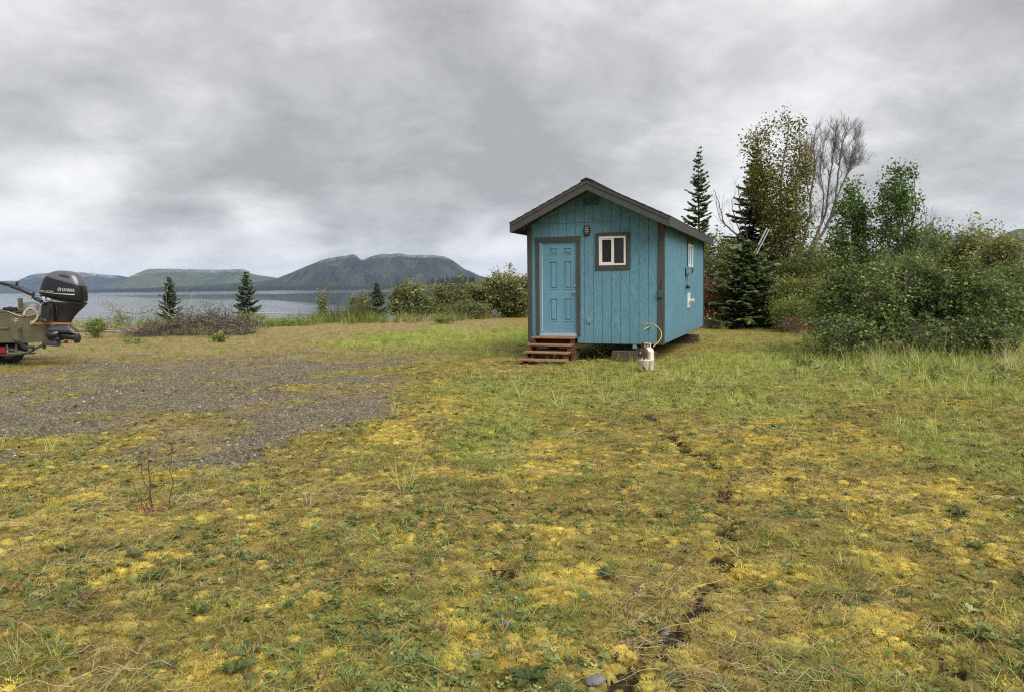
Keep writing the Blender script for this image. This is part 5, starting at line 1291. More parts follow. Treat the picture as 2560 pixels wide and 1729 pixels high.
# near alders
AL = dict(lmat=L_ALDER, name='alder_bush', cat='alder bush', size=.070, aspect=.74, up=.55)
shrub(2150, 17.6, 668, 115, 41, 'broad leafed dark green alder bush at the left end of the thicket front', nclu=520, per=21, sig=.09, poke=10, tb=.48, **AL)
shrub(2285, 18.4, 640, 125, 42, 'tall dark green alder bush in the middle of the thicket front', nclu=580, per=21, sig=.09, poke=12, tb=.46, **AL)
shrub(2430, 17.6, 684, 125, 43, 'dark green alder bush at the right of the thicket front', nclu=540, per=21, sig=.09, poke=10, tb=.43, **AL)
shrub(2555, 19.5, 668, 100, 44, 'alder bush cut by the right edge of the picture', nclu=330, per=16, sig=.11, poke=8, tb=.45, **AL)
shrub(2120, 16.2, 790, 95, 45, 'low skirt of alder leaves before the left alder bush', nclu=200, per=15, sig=.08, low=.03, tb=.45, **AL)
shrub(2360, 16.4, 800, 120, 46, 'low shaded skirt of alder leaves before the middle alder bush', nclu=190, per=15, sig=.09, low=.03, tb=.34, **AL)
shrub(2490, 15.8, 780, 70, 47, 'low alder branches near the right edge above the tall grass', nclu=110, per=14, sig=.09, low=.05, tb=.40, **AL)

# ---- shore, left to right
spruce(424, 37, 690, 40, 51, 'small spruce behind the brush pile', L_SPRUCE2, dens=1.1, droop=-.05, skirt=.10, tw=.75)
spruce(617, 38, 676, 40, 52, 'small blue green spruce on the bank right of the brush pile', L_SPRUCE2, dens=1.3, droop=.05, skirt=.14, tw=.85)
spruce(940, 39.5, 703, 32, 53, 'narrow small spruce left of the grey green willow dome', L_SPRUCE2, dens=1.3, droop=.05, tw=.85)
spruce(1042, 39.0, 728, 24, 54, 'smallest shaded spruce in front of the willow dome', L_SPRUCE, dens=1.2, droop=.05, tw=.85)
WL = dict(lmat=L_WILLOW, name='willow_shrub', cat='willow', aspect=.5, low=.05)
shrub(1030, 41, 712, 62, 61, 'grey green dome shaped willow shrub behind the smallest spruce', nclu=412, per=24, sig=.12, size=0.140, poke=14, tb=.44, **WL)
shrub(1125, 42, 712, 58, 62, 'lower grey green willow shrub between the dome and the cabin', nclu=325, per=22, sig=.13, size=0.140, poke=8, tb=.40, **WL)
shrub(1195, 43, 716, 48, 63, 'willow shrub with yellowing patches next to the tall willow', nclu=250, per=22, sig=.13, size=0.140, poke=8, tb=.44, **WL)
shrub(1275, 42, 690, 78, 64, 'tall olive willow shrub standing against the left cabin corner', nclu=650, per=24, sig=.14, size=0.148, poke=14, tb=.50, **WL)
shrub(1165, 40.5, 755, 70, 65, 'low dark green willow growth in front of the willow shrubs', nclu=212, per=20, sig=.11, size=0.124, tb=.30, **WL)
shrub(805, 41.5, 748, 24, 66, 'thin pale willow sapling left of the tall shore grass', nclu=50, per=14, sig=.10, size=0.124, poke=10, tb=.55, **WL)
shrub(905, 41, 745, 36, 67, 'tan topped willow clump behind the tall shore grass', nclu=137, per=18, sig=.11, size=0.124, poke=10, tb=.50, **WL)
shrub(798, 40.2, 790, 44, 68, 'low brown green shrub left of the tall shore grass', nclu=87, per=16, sig=.09, size=0.107, tb=.40, **WL)
shrub(232, 27.5, 798, 26, 69, 'dark leafy weed clump right of the boat motor', L_WEED, 'weed_clump', 'weeds', 60, 16, .07, .07, low=.05, tb=.25)
shrub(620, 36.5, 785, 44, 70, 'bright green weeds below the blue green spruce', L_WEED, 'weed_clump', 'weeds', 120, 18, .10, .08, low=.04, tb=.45, aspect=.4)
shrub(545, 24.6, 834, 18, 71, 'small green weed clump in front of the brush pile', L_WEED, 'weed_clump', 'weeds', 30, 16, .06, .06, low=.04, tb=.32)
shrub(690, 35, 800, 40, 72, 'bright green weeds right of the spruce on the bank', L_WEED, 'weed_clump', 'weeds', 80, 16, .10, .075, low=.04, tb=.5, aspect=.4)
shrub(330, 24.2, 845, 42, 73, 'low green weeds on the gravel before the brush pile', L_WEED, 'weed_clump', 'weeds', 30, 10, .07, .05, low=.02, tb=.25)
shrub(275, 33, 792, 55, 74, 'pale twiggy weeds on the bank between motor and brush pile', L_WEED, 'weed_clump', 'weeds', 60, 10, .10, .055, low=.05, tb=.4, poke=14)
for i, (px, py, w, s, tint, lab) in enumerate(((1110, 805, 30, 75, .4, 'green weed clump at the left of the tall dry grass belt'), (745, 812, 50, 76, .5, 'bright yellow green weeds on the bank edge left of the shore grass'))):
    shrub(px, 35, py - 14, w, s, lab, L_WEED, 'weed_clump', 'weeds', 60, 16, .10, .07, low=.04, tb=tint)

# ---- far point: each spruce of the grove
def far_spruce(seed):
    rg = np.random.default_rng(seed); m = MB(); tiers = 6
    for k in range(tiers):
        z0 = .12 + .80 * k / tiers; r_ = .24 * (1 - k / tiers) ** .8 + .03; n = 7
        a = np.arange(n) * 6.283 / n + rg.random(); rr = r_ * (.65 + .6 * rg.random(n))
        V = np.stack([rr * np.cos(a), rr * np.sin(a), z0 - .05 * rg.random(n)], 1); V = np.vstack([V, [[0, 0, z0 + .30]]])
        m.add(V, [(i, (i + 1) % n, n) for i in range(n)], .3 + .4 * rg.random())
    m.tube([(0, 0, -.05), (0, 0, 1.0)], [.02, .004], 4)
    return m
L_FARSP = leafmat('far_spruce_needles', ((0, (.010, .016, .010)), (1, (.03, .042, .024))), .7, .05, k=1.0)
fsp = [far_spruce(s).build('spruce_tree', L_FARSP) for s in (1, 2, 3, 4)]
rg = np.random.default_rng(77); used = [0] * 4
for i in range(58):
    px = 985 + 200 * rg.random() ** .75 if i < 40 else 1090 + 75 * rg.random(); Yd = 1560 + 150 * rg.random()
    k = i % 4; o = fsp[k]
    if used[k]: o = o.copy(); C.objects.link(o)
    used[k] = 1
    hpx = (10 + 9 * rg.random()) * (1 if px > 1080 else .55)
    base_y = np.interp(px, [955, 1010, 1050, 1090, 1150, 1220], [724, 715, 711, 709, 707, 705])
    p = at(px, base_y + 2, Yd); s = hpx / F_PX * Yd
    o.location = p; o.scale = (s * 1.1, s * 1.1, s); o.rotation_euler = (0, 0, rg.random() * 6)
    tag(o, 'small dark spruce of the grove on the far point of land', 'spruce tree', 'spruces on the far point')

# ---- brush pile
def brush():
    rg = np.random.default_rng(5)
    c = on_ground(495, 838); M_BR = simple('brown_brush_bark', (.10, .085, .073), .9, 0, .6, 4)
    root = empty('brush_pile', c, 0, 'heap of cut grey branches and withered twigs at the lake edge', 'brush pile')
    Yb = c[1]; k = Yb / F_PX
    def Pp(px, py, d=0.0): return at(px, py, Yb + d) - c
    named = [([(270, 773), (310, 770 + 10), (340, 782), (370, 778), (400, 772), (425, 790), (440, 805)], .035), ([(395, 773), (385, 782), (398, 800)], .02), ([(425, 790), (418, 770), (416, 735), (422, 710), (440, 700), (455, 706)], .014),
             ([(470, 845), (490, 828), (510, 824), (530, 832), (548, 846)], .035), ([(560, 835), (590, 832), (630, 828), (645, 812), (635, 798), (643, 785)], .028), ([(630, 824), (650, 820), (668, 832)], .018),
             ([(395, 838), (430, 834), (455, 842), (500, 848)], .03), ([(540, 830), (556, 815), (575, 813), (605, 820)], .025), ([(430, 815), (450, 805), (470, 790)], .02), ([(500, 812), (515, 800), (512, 790)], .02),
             ([(345, 830), (380, 838), (405, 846)], .03), ([(440, 775), (452, 755), (470, 742), (480, 741)], .012), ([(460, 790), (475, 770), (490, 765)], .012), ([(300, 780), (285, 770), (275, 757)], .012),
             ([(540, 835), (538, 815), (545, 800)], .018), ([(480, 840), (468, 820), (450, 812)], .02)]
    for i, (q, r_) in enumerate(named):
        P = spline([Pp(a, b, rg.normal() * .3) for a, b in q], 4); P += rg.normal(size=P.shape) * .012
        rr = np.linspace(r_, r_ * .35, len(P)); m = MB(); m.tube(P, rr, 6)
        for _ in range(7):
            j = rg.integers(2, len(P)); e = P[j] + np.array([rg.normal() * .3, rg.normal() * .2, .1 + .25 * rg.random()]); L, r2 = limb(P[j], e, rr[j] * .5, .004, rg, 5, .08); m.tube(L, r2, 4, caps=False)
        m.build('branch', M_DEADW, root)
    tw = MB(); W = 4.3
    def hz_(x): return .80 * np.exp(-((x - .3) / 2.0) ** 4) * (.25 + 1.1 * fbm(x * 1.9, 3, 4, 2)) + .12
    for _ in range(1000):
        x = rg.uniform(-2.4, 2.1); h = hz_(x); z = h * rg.random() ** .8 * .95; y = rg.normal() * .5 * (1.1 - z)
        L = .25 + .8 * rg.random(); a = rg.random() * 6.28; el = rg.normal() * .45 + .15
        d = np.array([math.cos(a) * math.cos(el), math.sin(a) * math.cos(el), math.sin(el)]) * L
        P, rr = limb((x, y, max(z, .02)), np.array([x, y, max(z, .02)]) + d, .005 + .012 * rg.random() ** 2, .003, rg, 5, .09); tw.tube(P, rr, 3, caps=False)
    o = tw.build('twigs', M_BR, root); o['kind'] = 'stuff'
    n = 3200; x = rg.uniform(-2.3, 2.2, n); z = hz_(x) * rg.random(n) ** .7; G = np.stack([x, rg.normal(size=n) * .45, z + .02], 1)
    extra = []
    for q, n_, s_ in (((268, 762), 40, .10), ((300, 775), 50, .16), ((352, 778), 60, .15), ((395, 765), 50, .1), ((455, 725), 30, .12), ((470, 742), 26, .08), ((520, 768), 240, .17), ((545, 778), 90, .12), ((470, 770), 50, .12), ((285, 800), 50, .2)):
        extra.append(Pp(*q) + rg.normal(size=(n_, 3)) * s_)
    G = np.concatenate([G] + extra)
    m = MB(); m.add(*leaves(G, .062, rg, .45, .0)); o = m.build('withered_leaves', L_DRYLEAF, root); o['kind'] = 'stuff'
    m = MB(); e_ = Pp(552, 838, -.6); e_[2] = .1
    m.lathe([(0, 0), (.10, 0), (.105, .02), (.1, .4), (.09, .5), (0, .5)], 14); m.build('cut_log', simple('fresh_cut_wood', (.34, .17, .08), .85, 0, .4, 12), root, M=Matrix.Translation(Vector(e_)) @ Matrix.Rotation(R(-70), 4, 'Z') @ Matrix.Rotation(R(90), 4, 'Y'))
    return root
brush()
for i, (q, r_, lab) in enumerate((([(186, 812), (225, 818), (270, 823), (325, 826)], .04, 'long pale driftwood pole lying on the bank beside the boat motor, upper of two'), ([(195, 826), (240, 828), (290, 829), (340, 828)], .05, 'weathered driftwood pole lying on the bank beside the boat motor, lower of two'))):
    P = spline([on_ground(a, b, .06) for a, b in q], 4); m = MB(); m.tube(P, np.linspace(r_, r_ * .6, len(P)), 8)
    o = m.build('driftwood_pole', M_DEADW, None, True); tag(o, lab, 'driftwood')
# ---- extension ladder among the trees
def ladder():
    Y_ = 29.0; a, b = at(1877, 655, Y_), at(1919, 574, Y_ + .3); d = b - a; L = np.linalg.norm(d); d /= L
    k_ = (a[2] - .05) / d[2]; a = a - d * k_; L += k_
    root = empty('ladder', a, 0, 'leaning aluminium ladder sticking out between the spruce and the birch', 'ladder')
    s = np.cross(d, [0.25, 1, .1]); s /= np.linalg.norm(s); nrm = np.cross(d, s)
    al = simple('ladder_aluminium', (.22, .22, .24), .5, .4, .25, 12)
    w = .055
    for sg in (-1, 1):
        P = np.array([s * w * sg + nrm * .0, d * L + s * w * sg])
        V = []
        for p in P:
            for x_, y_ in ((-.018, -.03), (.018, -.03), (.018, .03), (-.018, .03)): V.append(p + s * x_ + nrm * y_)
        MB().add(V, [(0, 1, 2, 3), (7, 6, 5, 4), (0, 4, 5, 1), (1, 5, 6, 2), (2, 6, 7, 3), (3, 7, 4, 0)]).build('rail', al, root)
        V = [v + s * .01 * -sg + nrm * .065 for v in V]
        MB().add(V, [(0, 1, 2, 3), (7, 6, 5, 4), (0, 4, 5, 1), (1, 5, 6, 2), (2, 6, 7, 3), (3, 7, 4, 0)]).build('rail', al, root)
    for k in range(int(L / .28)):
        p = d * (.15 + .28 * k); MB().tube([p - s * w, p + s * w], .014, 6).build('rung', al, root)
ladder()
# ------------------------------------------------------------------ turf: what nobody could count, scattered over the ground
PROTO = bpy.data.collections.new('turf_pieces')                  # not linked to the scene: only instanced
def proto(coll, mb, nm, mat):
    o = mb.build(nm, mat); C.objects.unlink(o); coll.objects.link(o); return o
def scatter(name, label, P, yaw, scale, tint, variants, idx=None, tilt=None):
    n = len(P)
    me = bpy.data.meshes.new(name); me.vertices.add(n); me.vertices.foreach_set('co', P.astype(np.float32).ravel())
    rot = np.zeros((n, 3), np.float32); rot[:, 2] = yaw
    if tilt is not None: rot[:, 0] = tilt[0]; rot[:, 1] = tilt[1]
    a = me.attributes.new('rot', 'FLOAT_VECTOR', 'POINT'); a.data.foreach_set('vector', rot.ravel())
    a = me.attributes.new('scl', 'FLOAT', 'POINT'); a.data.foreach_set('value', np.asarray(scale, np.float32))
    a = me.attributes.new('tint', 'FLOAT', 'POINT'); a.data.foreach_set('value', np.clip(tint, 0, 1).astype(np.float32))
    a = me.attributes.new('pick', 'INT', 'POINT'); a.data.foreach_set('value', (RNG.integers(0, len(variants), n) if idx is None else idx).astype(np.int32))
    me.update()
    o = bpy.data.objects.new(name, me); C.objects.link(o); tag(o, label, kind='stuff')
    coll = bpy.data.collections.new(name + '_pieces')
    for v in variants: coll.objects.link(v)
    ng = bpy.data.node_groups.new(name + '_nodes', 'GeometryNodeTree')
    ng.interface.new_socket('Geometry', in_out='INPUT', socket_type='NodeSocketGeometry'); ng.interface.new_socket('Geometry', in_out='OUTPUT', socket_type='NodeSocketGeometry')
    N, L = ng.nodes, ng.links
    gi, go_ = N.new('NodeGroupInput'), N.new('NodeGroupOutput'); iop = N.new('GeometryNodeInstanceOnPoints'); ci = N.new('GeometryNodeCollectionInfo')
    ci.inputs['Collection'].default_value = coll; ci.inputs['Separate Children'].default_value = True; ci.inputs['Reset Children'].default_value = True
    def na(nm, ty):
        q = N.new('GeometryNodeInputNamedAttribute'); q.data_type = ty; q.inputs['Name'].default_value = nm
        return [s for s in q.outputs if s.enabled and s.name == 'Attribute'][0]
    L.new(gi.outputs[0], iop.inputs['Points']); L.new(ci.outputs[0], iop.inputs['Instance']); iop.inputs['Pick Instance'].default_value = True
    L.new(na('pick', 'INT'), iop.inputs['Instance Index']); L.new(na('rot', 'FLOAT_VECTOR'), iop.inputs['Rotation']); L.new(na('scl', 'FLOAT'), iop.inputs['Scale'])
    L.new(iop.outputs[0], go_.inputs[0])
    o.modifiers.new('scatter', 'NODES').node_group = ng
    return o
def turfmat(name, stops, trans=.25, rough=.7):
    "each tuft's colour comes with the tuft, with finer change along its blades"
    t = NT(name); a = t.attr('tint', 'INSTANCER'); b = t.attr('tint', 'GEOMETRY')
    k = t.math('ADD', a, t.math('MULTIPLY', t.math('SUBTRACT', b, .5), .5), True)
    col = t.ramp(k, *[(p, tuple(min(.8, v * 1.92) for v in c)) for p, c in stops]); t.fin(col, rough, 0, .2)
    tr = t.nd('ShaderNodeBsdfTranslucent'); t.L.new(col, tr.inputs['Color'])
    mx = t.nd('ShaderNodeMixShader'); mx.inputs[0].default_value = trans
    t.L.new(t.bsdf.outputs[0], mx.inputs[1]); t.L.new(tr.outputs[0], mx.inputs[2]); t.L.new(mx.outputs[0], t.out.inputs['Surface'])
    return t.m
T_MOSS = turfmat('moss_tuft', ((0, (.05, .044, .014)), (.35, (.150, .125, .034)), (.65, (.258, .204, .042)), (1, (.41, .302, .055))), .15, .9)
T_GRASS = turfmat('grass_blade', ((0, (.042, .058, .014)), (.35, (.105, .130, .028)), (.7, (.20, .225, .050)), (1, (.31, .315, .10))), .3, .6)
T_DRY = turfmat('dry_straw', ((0, (.13, .09, .05)), (.5, (.22, .17, .095)), (1, (.38, .32, .20))), .2, .7)
T_LEAF = turfmat('turf_leaf', ((0, (.034, .046, .016)), (.4, (.072, .092, .028)), (.75, (.13, .148, .045)), (.92, (.26, .25, .085)), (1, (.12, .05, .045))), .22, .55)
T_STONE = turfmat('gravel_stone', ((0, (.035, .032, .027)), (.5, (.090, .083, .068)), (.85, (.148, .138, .116)), (1, (.24, .228, .20))), 0, .85)
T_BROWN = turfmat('dead_scrap', ((0, (.03, .02, .012)), (.5, (.09, .055, .032)), (1, (.20, .125, .07))), .1, .9)
rg = np.random.default_rng(99)
def blades(mb, n, r, h, w, rg, lean=.5, seg=2, curl=.6, hv=.35):
    for k in range(n):
        a = rg.random() * 6.283; q = r * math.sqrt(rg.random()); x, y = q * math.cos(a), q * math.sin(a)
        b = a + rg.normal() * .7; H = h * (1 + hv * rg.normal()); ln = lean * (.3 + rg.random())
        pts = []
        for s in np.linspace(0, 1, seg + 1):
            pts.append((x + math.cos(b) * H * ln * (s + curl * s * s), y + math.sin(b) * H * ln * (s + curl * s * s), H * (s - .35 * curl * ln * s * s)))
        wx, wy = -math.sin(b + rg.normal() * .5) * w / 2, math.cos(b) * w / 2
        V = []; 
        for i, p in enumerate(pts):
            f = 1 - .85 * (i / seg) ** 1.5; V += [(p[0] - wx * f, p[1] - wy * f, p[2]), (p[0] + wx * f, p[1] + wy * f, p[2])]
        F = [(2 * i, 2 * i + 1, 2 * i + 3, 2 * i + 2) for i in range(seg)]
        mb.add(V, F, np.clip(.35 + .3 * rg.random() + .25 * np.repeat(np.linspace(0, 1, seg + 1), 2), 0, 1))
    return mb
def rosette(n, L, w, rg, rise=.35, teeth=False):
    m = MB()
    for k in range(n):
        a = 6.283 * k / n + rg.normal() * .3; l = L * (.6 + .5 * rg.random()); ri = rise * (.4 + rg.random()); V = []; F = []
        ss = np.linspace(0, 1, 6); wd = np.array([.18, .5, .85, 1, .75, .05]) * w * (.8 + .4 * rg.random())
        if teeth: wd[1::2] *= .62
        for i, s in enumerate(ss):
            r_ = l * s; z = l * (ri * s - .55 * ri * s * s) + .004; c, sn = math.cos(a + .15 * s * rg.normal()), math.sin(a)
            V += [(r_ * c + sn * wd[i] / 2, r_ * sn - c * wd[i] / 2, z + wd[i] * .18), (r_ * c, r_ * sn, z), (r_ * c - sn * wd[i] / 2, r_ * sn + c * wd[i] / 2, z + wd[i] * .18)]
        for i in range(5): F += [(3 * i, 3 * i + 1, 3 * i + 4, 3 * i + 3), (3 * i + 1, 3 * i + 2, 3 * i + 5, 3 * i + 4)]
        m.add(V, F, .5 + .2 * rg.normal())
    return m
def clover(rg, n=9, spread=.07, s=.022):
    m = MB()
    for k in range(n):
        x, y = rg.normal() * spread * .6, rg.normal() * spread * .6; z = .015 + .03 * rg.random(); sc = s * (.7 + .6 * rg.random()); t_ = .5 + .25 * rg.normal(); a0 = rg.random() * 6
        tx, ty = rg.normal() * .35, rg.normal() * .35
        for j in range(3):
            a = a0 + j * 2.094; V = []
            for u, v in ((0, 0), (.55, .5), (1.1, .35), (1.1, -.35), (.55, -.5)):
                X_, Y_ = sc * (u * math.cos(a) - v * math.sin(a)), sc * (u * math.sin(a) + v * math.cos(a)); V.append((x + X_, y + Y_, z + tx * X_ + ty * Y_ + .15 * sc * u))
            m.add(V, [(0, 1, 2, 3, 4)], t_)
    return m
def stone(rg, s=.014):
    m = MB(); bm = bmesh.new(); bmesh.ops.create_icosphere(bm, subdivisions=1, radius=s)
    V = np.array([v.co[:] for v in bm.verts]) * (1 + .35 * (rg.random((len(bm.verts), 1)) - .5)) * [1.2, .9, .6]; F = [tuple(v.index for v in f.verts) for f in bm.faces]; bm.free()
    return m.add(V, F, .5)
def cushion(rg, r=.034, n=11):
    "lumpy granular moss cushion"
    m = MB(); u = np.linspace(-1, 1, n); A, B_ = np.meshgrid(u, u, indexing='ij'); A = A + rg.normal(size=A.shape) * .035; B_ = B_ + rg.normal(size=A.shape) * .035
    q = np.hypot(A, B_) + .25 * (vnoise(A * 2.2 + rg.random() * 50, B_ * 2.2, 3) - .5)
    z = np.where(q < 1, .001 + .009 * rg.random(A.shape) ** 1.3 * (1 - q * q * .6) + .004 * (1 - q), -.016)
    ii, jj = np.meshgrid(np.arange(n - 1), np.arange(n - 1), indexing='ij')
    return m.add(np.stack([A * r, B_ * r, z], -1).reshape(-1, 3), np.stack([ii * n + jj, (ii + 1) * n + jj, (ii + 1) * n + jj + 1, ii * n + jj + 1], -1).reshape(-1, 4), np.clip(.15 + .55 * (z / .014) + .22 * rg.normal(size=A.shape), 0, 1).ravel())
moss_v = [proto(PROTO, cushion(rg), f'moss_{i}', T_MOSS) for i in range(3)] + [proto(PROTO, blades(MB(), 110, .058, .0055, .0034, rg, 2.0, 1, .1, .6), f'moss_{i + 3}', T_MOSS) for i in range(5)]
grass_v = [proto(PROTO, blades(MB(), 12, .03, .040, .0036, rg, 1.0, 3, .9), f'grass_{i}', T_GRASS) for i in range(6)]
tall_v = [proto(PROTO, blades(MB(), 16, .06, .21, .006, rg, .45, 4, 1.0), f'tall_{i}', T_GRASS) for i in range(5)]
drytuft_v = [proto(PROTO, blades(MB(), 18, .05, .20, .0030, rg, .38, 4, .55), f'drytuft_{i}', T_DRY) for i in range(4)]
def straw(rg, n=5):
    m = MB()
    for k in range(n):
        a = rg.random() * 3.14; L = .07 + .16 * rg.random(); x, y = rg.normal() * .05, rg.normal() * .05; z = .012 + .02 * rg.random(); c = rg.normal() * .12
        P = [(x + math.cos(a + c * s) * L * s, y + math.sin(a + c * s) * L * s, z + .04 * math.sin(s * 3.1) * rg.random()) for s in np.linspace(0, 1, 5)]
        m.tube(P, .0008, 3, .4 + .4 * rg.random(), caps=False)
    return m
straw_v = [proto(PROTO, straw(rg), f'straw_{i}', T_DRY) for i in range(6)]
leaf_v = [proto(PROTO, rosette(int(rg.integers(5, 9)), .075, .026, rg, .5, i % 2 == 0), f'rosette_{i}', T_LEAF) for i in range(6)]
clo_v = [proto(PROTO, clover(rg), f'clover_{i}', T_LEAF) for i in range(5)]
stone_v = [proto(PROTO, stone(rg), f'stone_{i}', T_STONE) for i in range(5)]
scrap_v = [proto(PROTO, blades(MB(), 7, .04, .03, .008, rg, 1.6, 2, .3), f'scrap_{i}', T_BROWN) for i in range(4)]
def sample(n, d0, d1, pw=1.0, half=41):
    "positions on the ground, thinning with distance"
    u = rg.random(n); d = (d0 ** (pw) + u * (d1 ** pw - d0 ** pw)) ** (1 / pw); a = R(half) * (2 * rg.random(n) - 1)
    return d * np.sin(a), d * np.cos(a), d
cabI = cabM.inverted()
def clear(x, y):
    "not under the cabin floor's blocks, the steps, the tyre or past the bank"
    c, s = math.cos(YAW), math.sin(YAW); dx, dy = x - CORNER[0], y - CORNER[1]
    lx = dx * c - dy * s; ly = dx * s + dy * c
    under = (lx > -CW + .1) & (lx < -.1) & (ly > .25) & (ly < CL - .1)
    return (~under) & (y < shore_edge(x) + 9)
def place(name, label, n, d0, d1, pw, keep, variants, smin, smax, tintf, dscale=0.0, tilt=.15, dz=-.004, half=41):
    x, y, d = sample(n, d0, d1, pw, half); gr_, go_, gn_, dr_ = zones(x, y); so_ = soil_mask(x, y)
    k = (rg.random(n) < keep(x, y, d, gr_, go_, gn_, dr_, so_)) & clear(x, y)
    if name != 'moss': k &= ((so_ < .3) & (soil_mask(x, y + .10) < .4)) | (rg.random(n) < .10)
    x, y, d, gr_, go_, gn_, dr_, so_ = [q[k] for q in (x, y, d, gr_, go_, gn_, dr_, so_)]
    P = np.stack([x, y, gz(x, y) + dz], 1); m = len(P)
    sc = (smin + (smax - smin) * rg.random(m)) * (1 + dscale * np.clip(d - 4, 0, 40))
    return scatter(name, label, P, rg.random(m) * 6.283, sc, tintf(x, y, d, gr_, go_, gn_, dr_), variants, tilt=(rg.normal(size=m) * tilt, rg.normal(size=m) * tilt))
def patchy(x, y, s, seed, lo=.42, hi=.6): return sstep(lo, hi, fbm(x * s, y * s, 4, seed))
place('moss', 'golden and olive moss cushions covering the turf', 95000, 1.7, 17, .85, lambda x, y, d, g, o, n, r, s: (1 - g * .97) * (1 - s) * np.clip(.42 + .58 * o, 0, 1) * (1 - .35 * r) * (1 - .45 * n), moss_v, .7, 1.25,
      lambda x, y, d, g, o, n, r: .29 + .32 * o + .34 * (fbm(x * 7, y * 7, 4, 7, .6) - .5) * 2 + .12 * rg.normal(size=len(x)) - .10 * n, .05, .12)
place('short_grass', 'short green grass growing through the moss', 52000, 1.7, 30, .75, lambda x, y, d, g, o, n, r, s: (1 - g * .93) * (1 - s * .95) * np.clip(.06 + .62 * patchy(x, y, 1.6, 300) + .9 * n - .4 * o - .3 * r, .04, 1), grass_v, .6, 1.25,
      lambda x, y, d, g, o, n, r: .40 + .20 * rg.normal(size=len(x)) + .25 * (fbm(x * .9, y * .9, 3, 301) - .5) * 2 + .20 * n, .03, .2)
place('tall_grass', 'taller green grass tufts around the cabin and along the thicket', 9000, 2.2, 34, 1.1, lambda x, y, d, g, o, n, r, s: (1 - g) * np.clip((.02 + .16 * n) * sstep(5, 9, d) + .0 * n + .10 * n * sstep(6, 10, d) * patchy(x, y, .9, 310, .45, .62) + 1.0 * sstep(3.0, 6.5, x - .30 * (y - 6)) * sstep(7, 11, y) * patchy(x, y, .7, 311, .3, .6)
      + .8 * sstep(1.15, .55, np.hypot((x - 3.0) / 2.6, (y - 15.0) / 1.6)) * patchy(x, y, 2, 312, .3, .6), 0, 1), tall_v, .5, 1.15, lambda x, y, d, g, o, n, r: .50 + .2 * rg.normal(size=len(x)) + .12 * n, .01, .12)
place('lawn_cover', 'low mown looking grass and weeds farther across the clearing', 26000, 14, 41, 1.35, lambda x, y, d, g, o, n, r, s: np.clip(.25 + .75 * n + .35 * r - .2 * g, 0, 1) * (1 - .5 * g), tall_v, .22, .46,
      lambda x, y, d, g, o, n, r: .46 + .18 * rg.normal(size=len(x)) + .26 * n - .12 * r, .004, .25)
place('lawn_straw', 'yellowed grass over the far side of the clearing', 16000, 13, 41, 1.4, lambda x, y, d, g, o, n, r, s: np.clip(.12 + .8 * r * patchy(x, y, .5, 330, .35, .6), 0, 1) * (1 - .7 * g), drytuft_v, .18, .42,
      lambda x, y, d, g, o, n, r: .30 + .2 * rg.normal(size=len(x)) + .3 * (fbm(x * .5, y * .5, 3, 331) - .5), .004, .35)
place('dry_grass_belt', 'tall pale dry grass along the bank', 4200, 30, 46, 1.0, lambda x, y, d, g, o, n, r, s: sstep(-3.2, -.3, y - shore_edge(x)) * sstep(3.5, .5, y - shore_edge(x)) * np.clip(.15 + .9 * sstep(-8, -3, x), 0, 1), drytuft_v, 1.3, 2.6,
      lambda x, y, d, g, o, n, r: .42 + .22 * rg.normal(size=len(x)), 0, .12)
place('bank_grass', 'green grass and weeds along the top of the bank', 9000, 30, 48, 1.0, lambda x, y, d, g, o, n, r, s: sstep(-3.5, -.8, y - shore_edge(x)) * sstep(6, 2, y - shore_edge(x)) * np.clip(.95 * patchy(x, y, .35, 340, .28, .5), .15, 1), tall_v, 1.0, 2.6,
      lambda x, y, d, g, o, n, r: .28 + .2 * rg.normal(size=len(x)), 0, .12)
place('straw', 'pale dead grass stems lying over the moss', 6000, 1.7, 16, .9, lambda x, y, d, g, o, n, r, s: (1 - .8 * g) * (1 - .85 * s) * np.clip(.15 + .9 * patchy(x, y, 1.1, 350, .50, .70) + .5 * sstep(-.6, -2, x + .2 * y) * sstep(8, 4, y), 0, 1), straw_v, .7, 1.4, lambda x, y, d, g, o, n, r: .5 + .22 * rg.normal(size=len(x)), .02, .1)
place('dry_tufts', 'tufts of standing dry grass in the turf', 520, 2.2, 15, 1.1, lambda x, y, d, g, o, n, r, s: (1 - g) * np.clip(.05 + 1.0 * patchy(x, y, .7, 360, .56, .68), 0, 1), drytuft_v, .22, .55, lambda x, y, d, g, o, n, r: .5 + .2 * rg.normal(size=len(x)), 0, .25)
place('leafy_weeds', 'small broad leafed rosettes in the turf', 5200, 1.7, 17, .9, lambda x, y, d, g, o, n, r, s: (1 - .92 * g) * (1 - s * .9) * np.clip(.12 + .85 * patchy(x, y, 1.3, 370, .45, .62) - .35 * o, .05, 1), leaf_v, .3, .85,
      lambda x, y, d, g, o, n, r: .38 + .24 * rg.normal(size=len(x)) + .30 * (rg.random(len(x)) < .03), .01, .2)
place('clover', 'clover like leaves low in the turf', 9000, 1.7, 15, .85, lambda x, y, d, g, o, n, r, s: (1 - .92 * g) * (1 - .9 * s) * np.clip(.08 + .9 * patchy(x, y, 1.5, 380, .46, .6) - .3 * o, .04, 1), clo_v, .38, .75, lambda x, y, d, g, o, n, r: .46 + .2 * rg.normal(size=len(x)), .01, .15)
place('gravel', 'loose brown grey gravel where the turf is worn away', 60000, 4, 27, 1.2, lambda x, y, d, g, o, n, r, s: np.clip(g * 1.1 - .1, 0, 1), stone_v, .45, 1.25, lambda x, y, d, g, o, n, r: .45 + .22 * rg.normal(size=len(x)), .02, .5, .003)
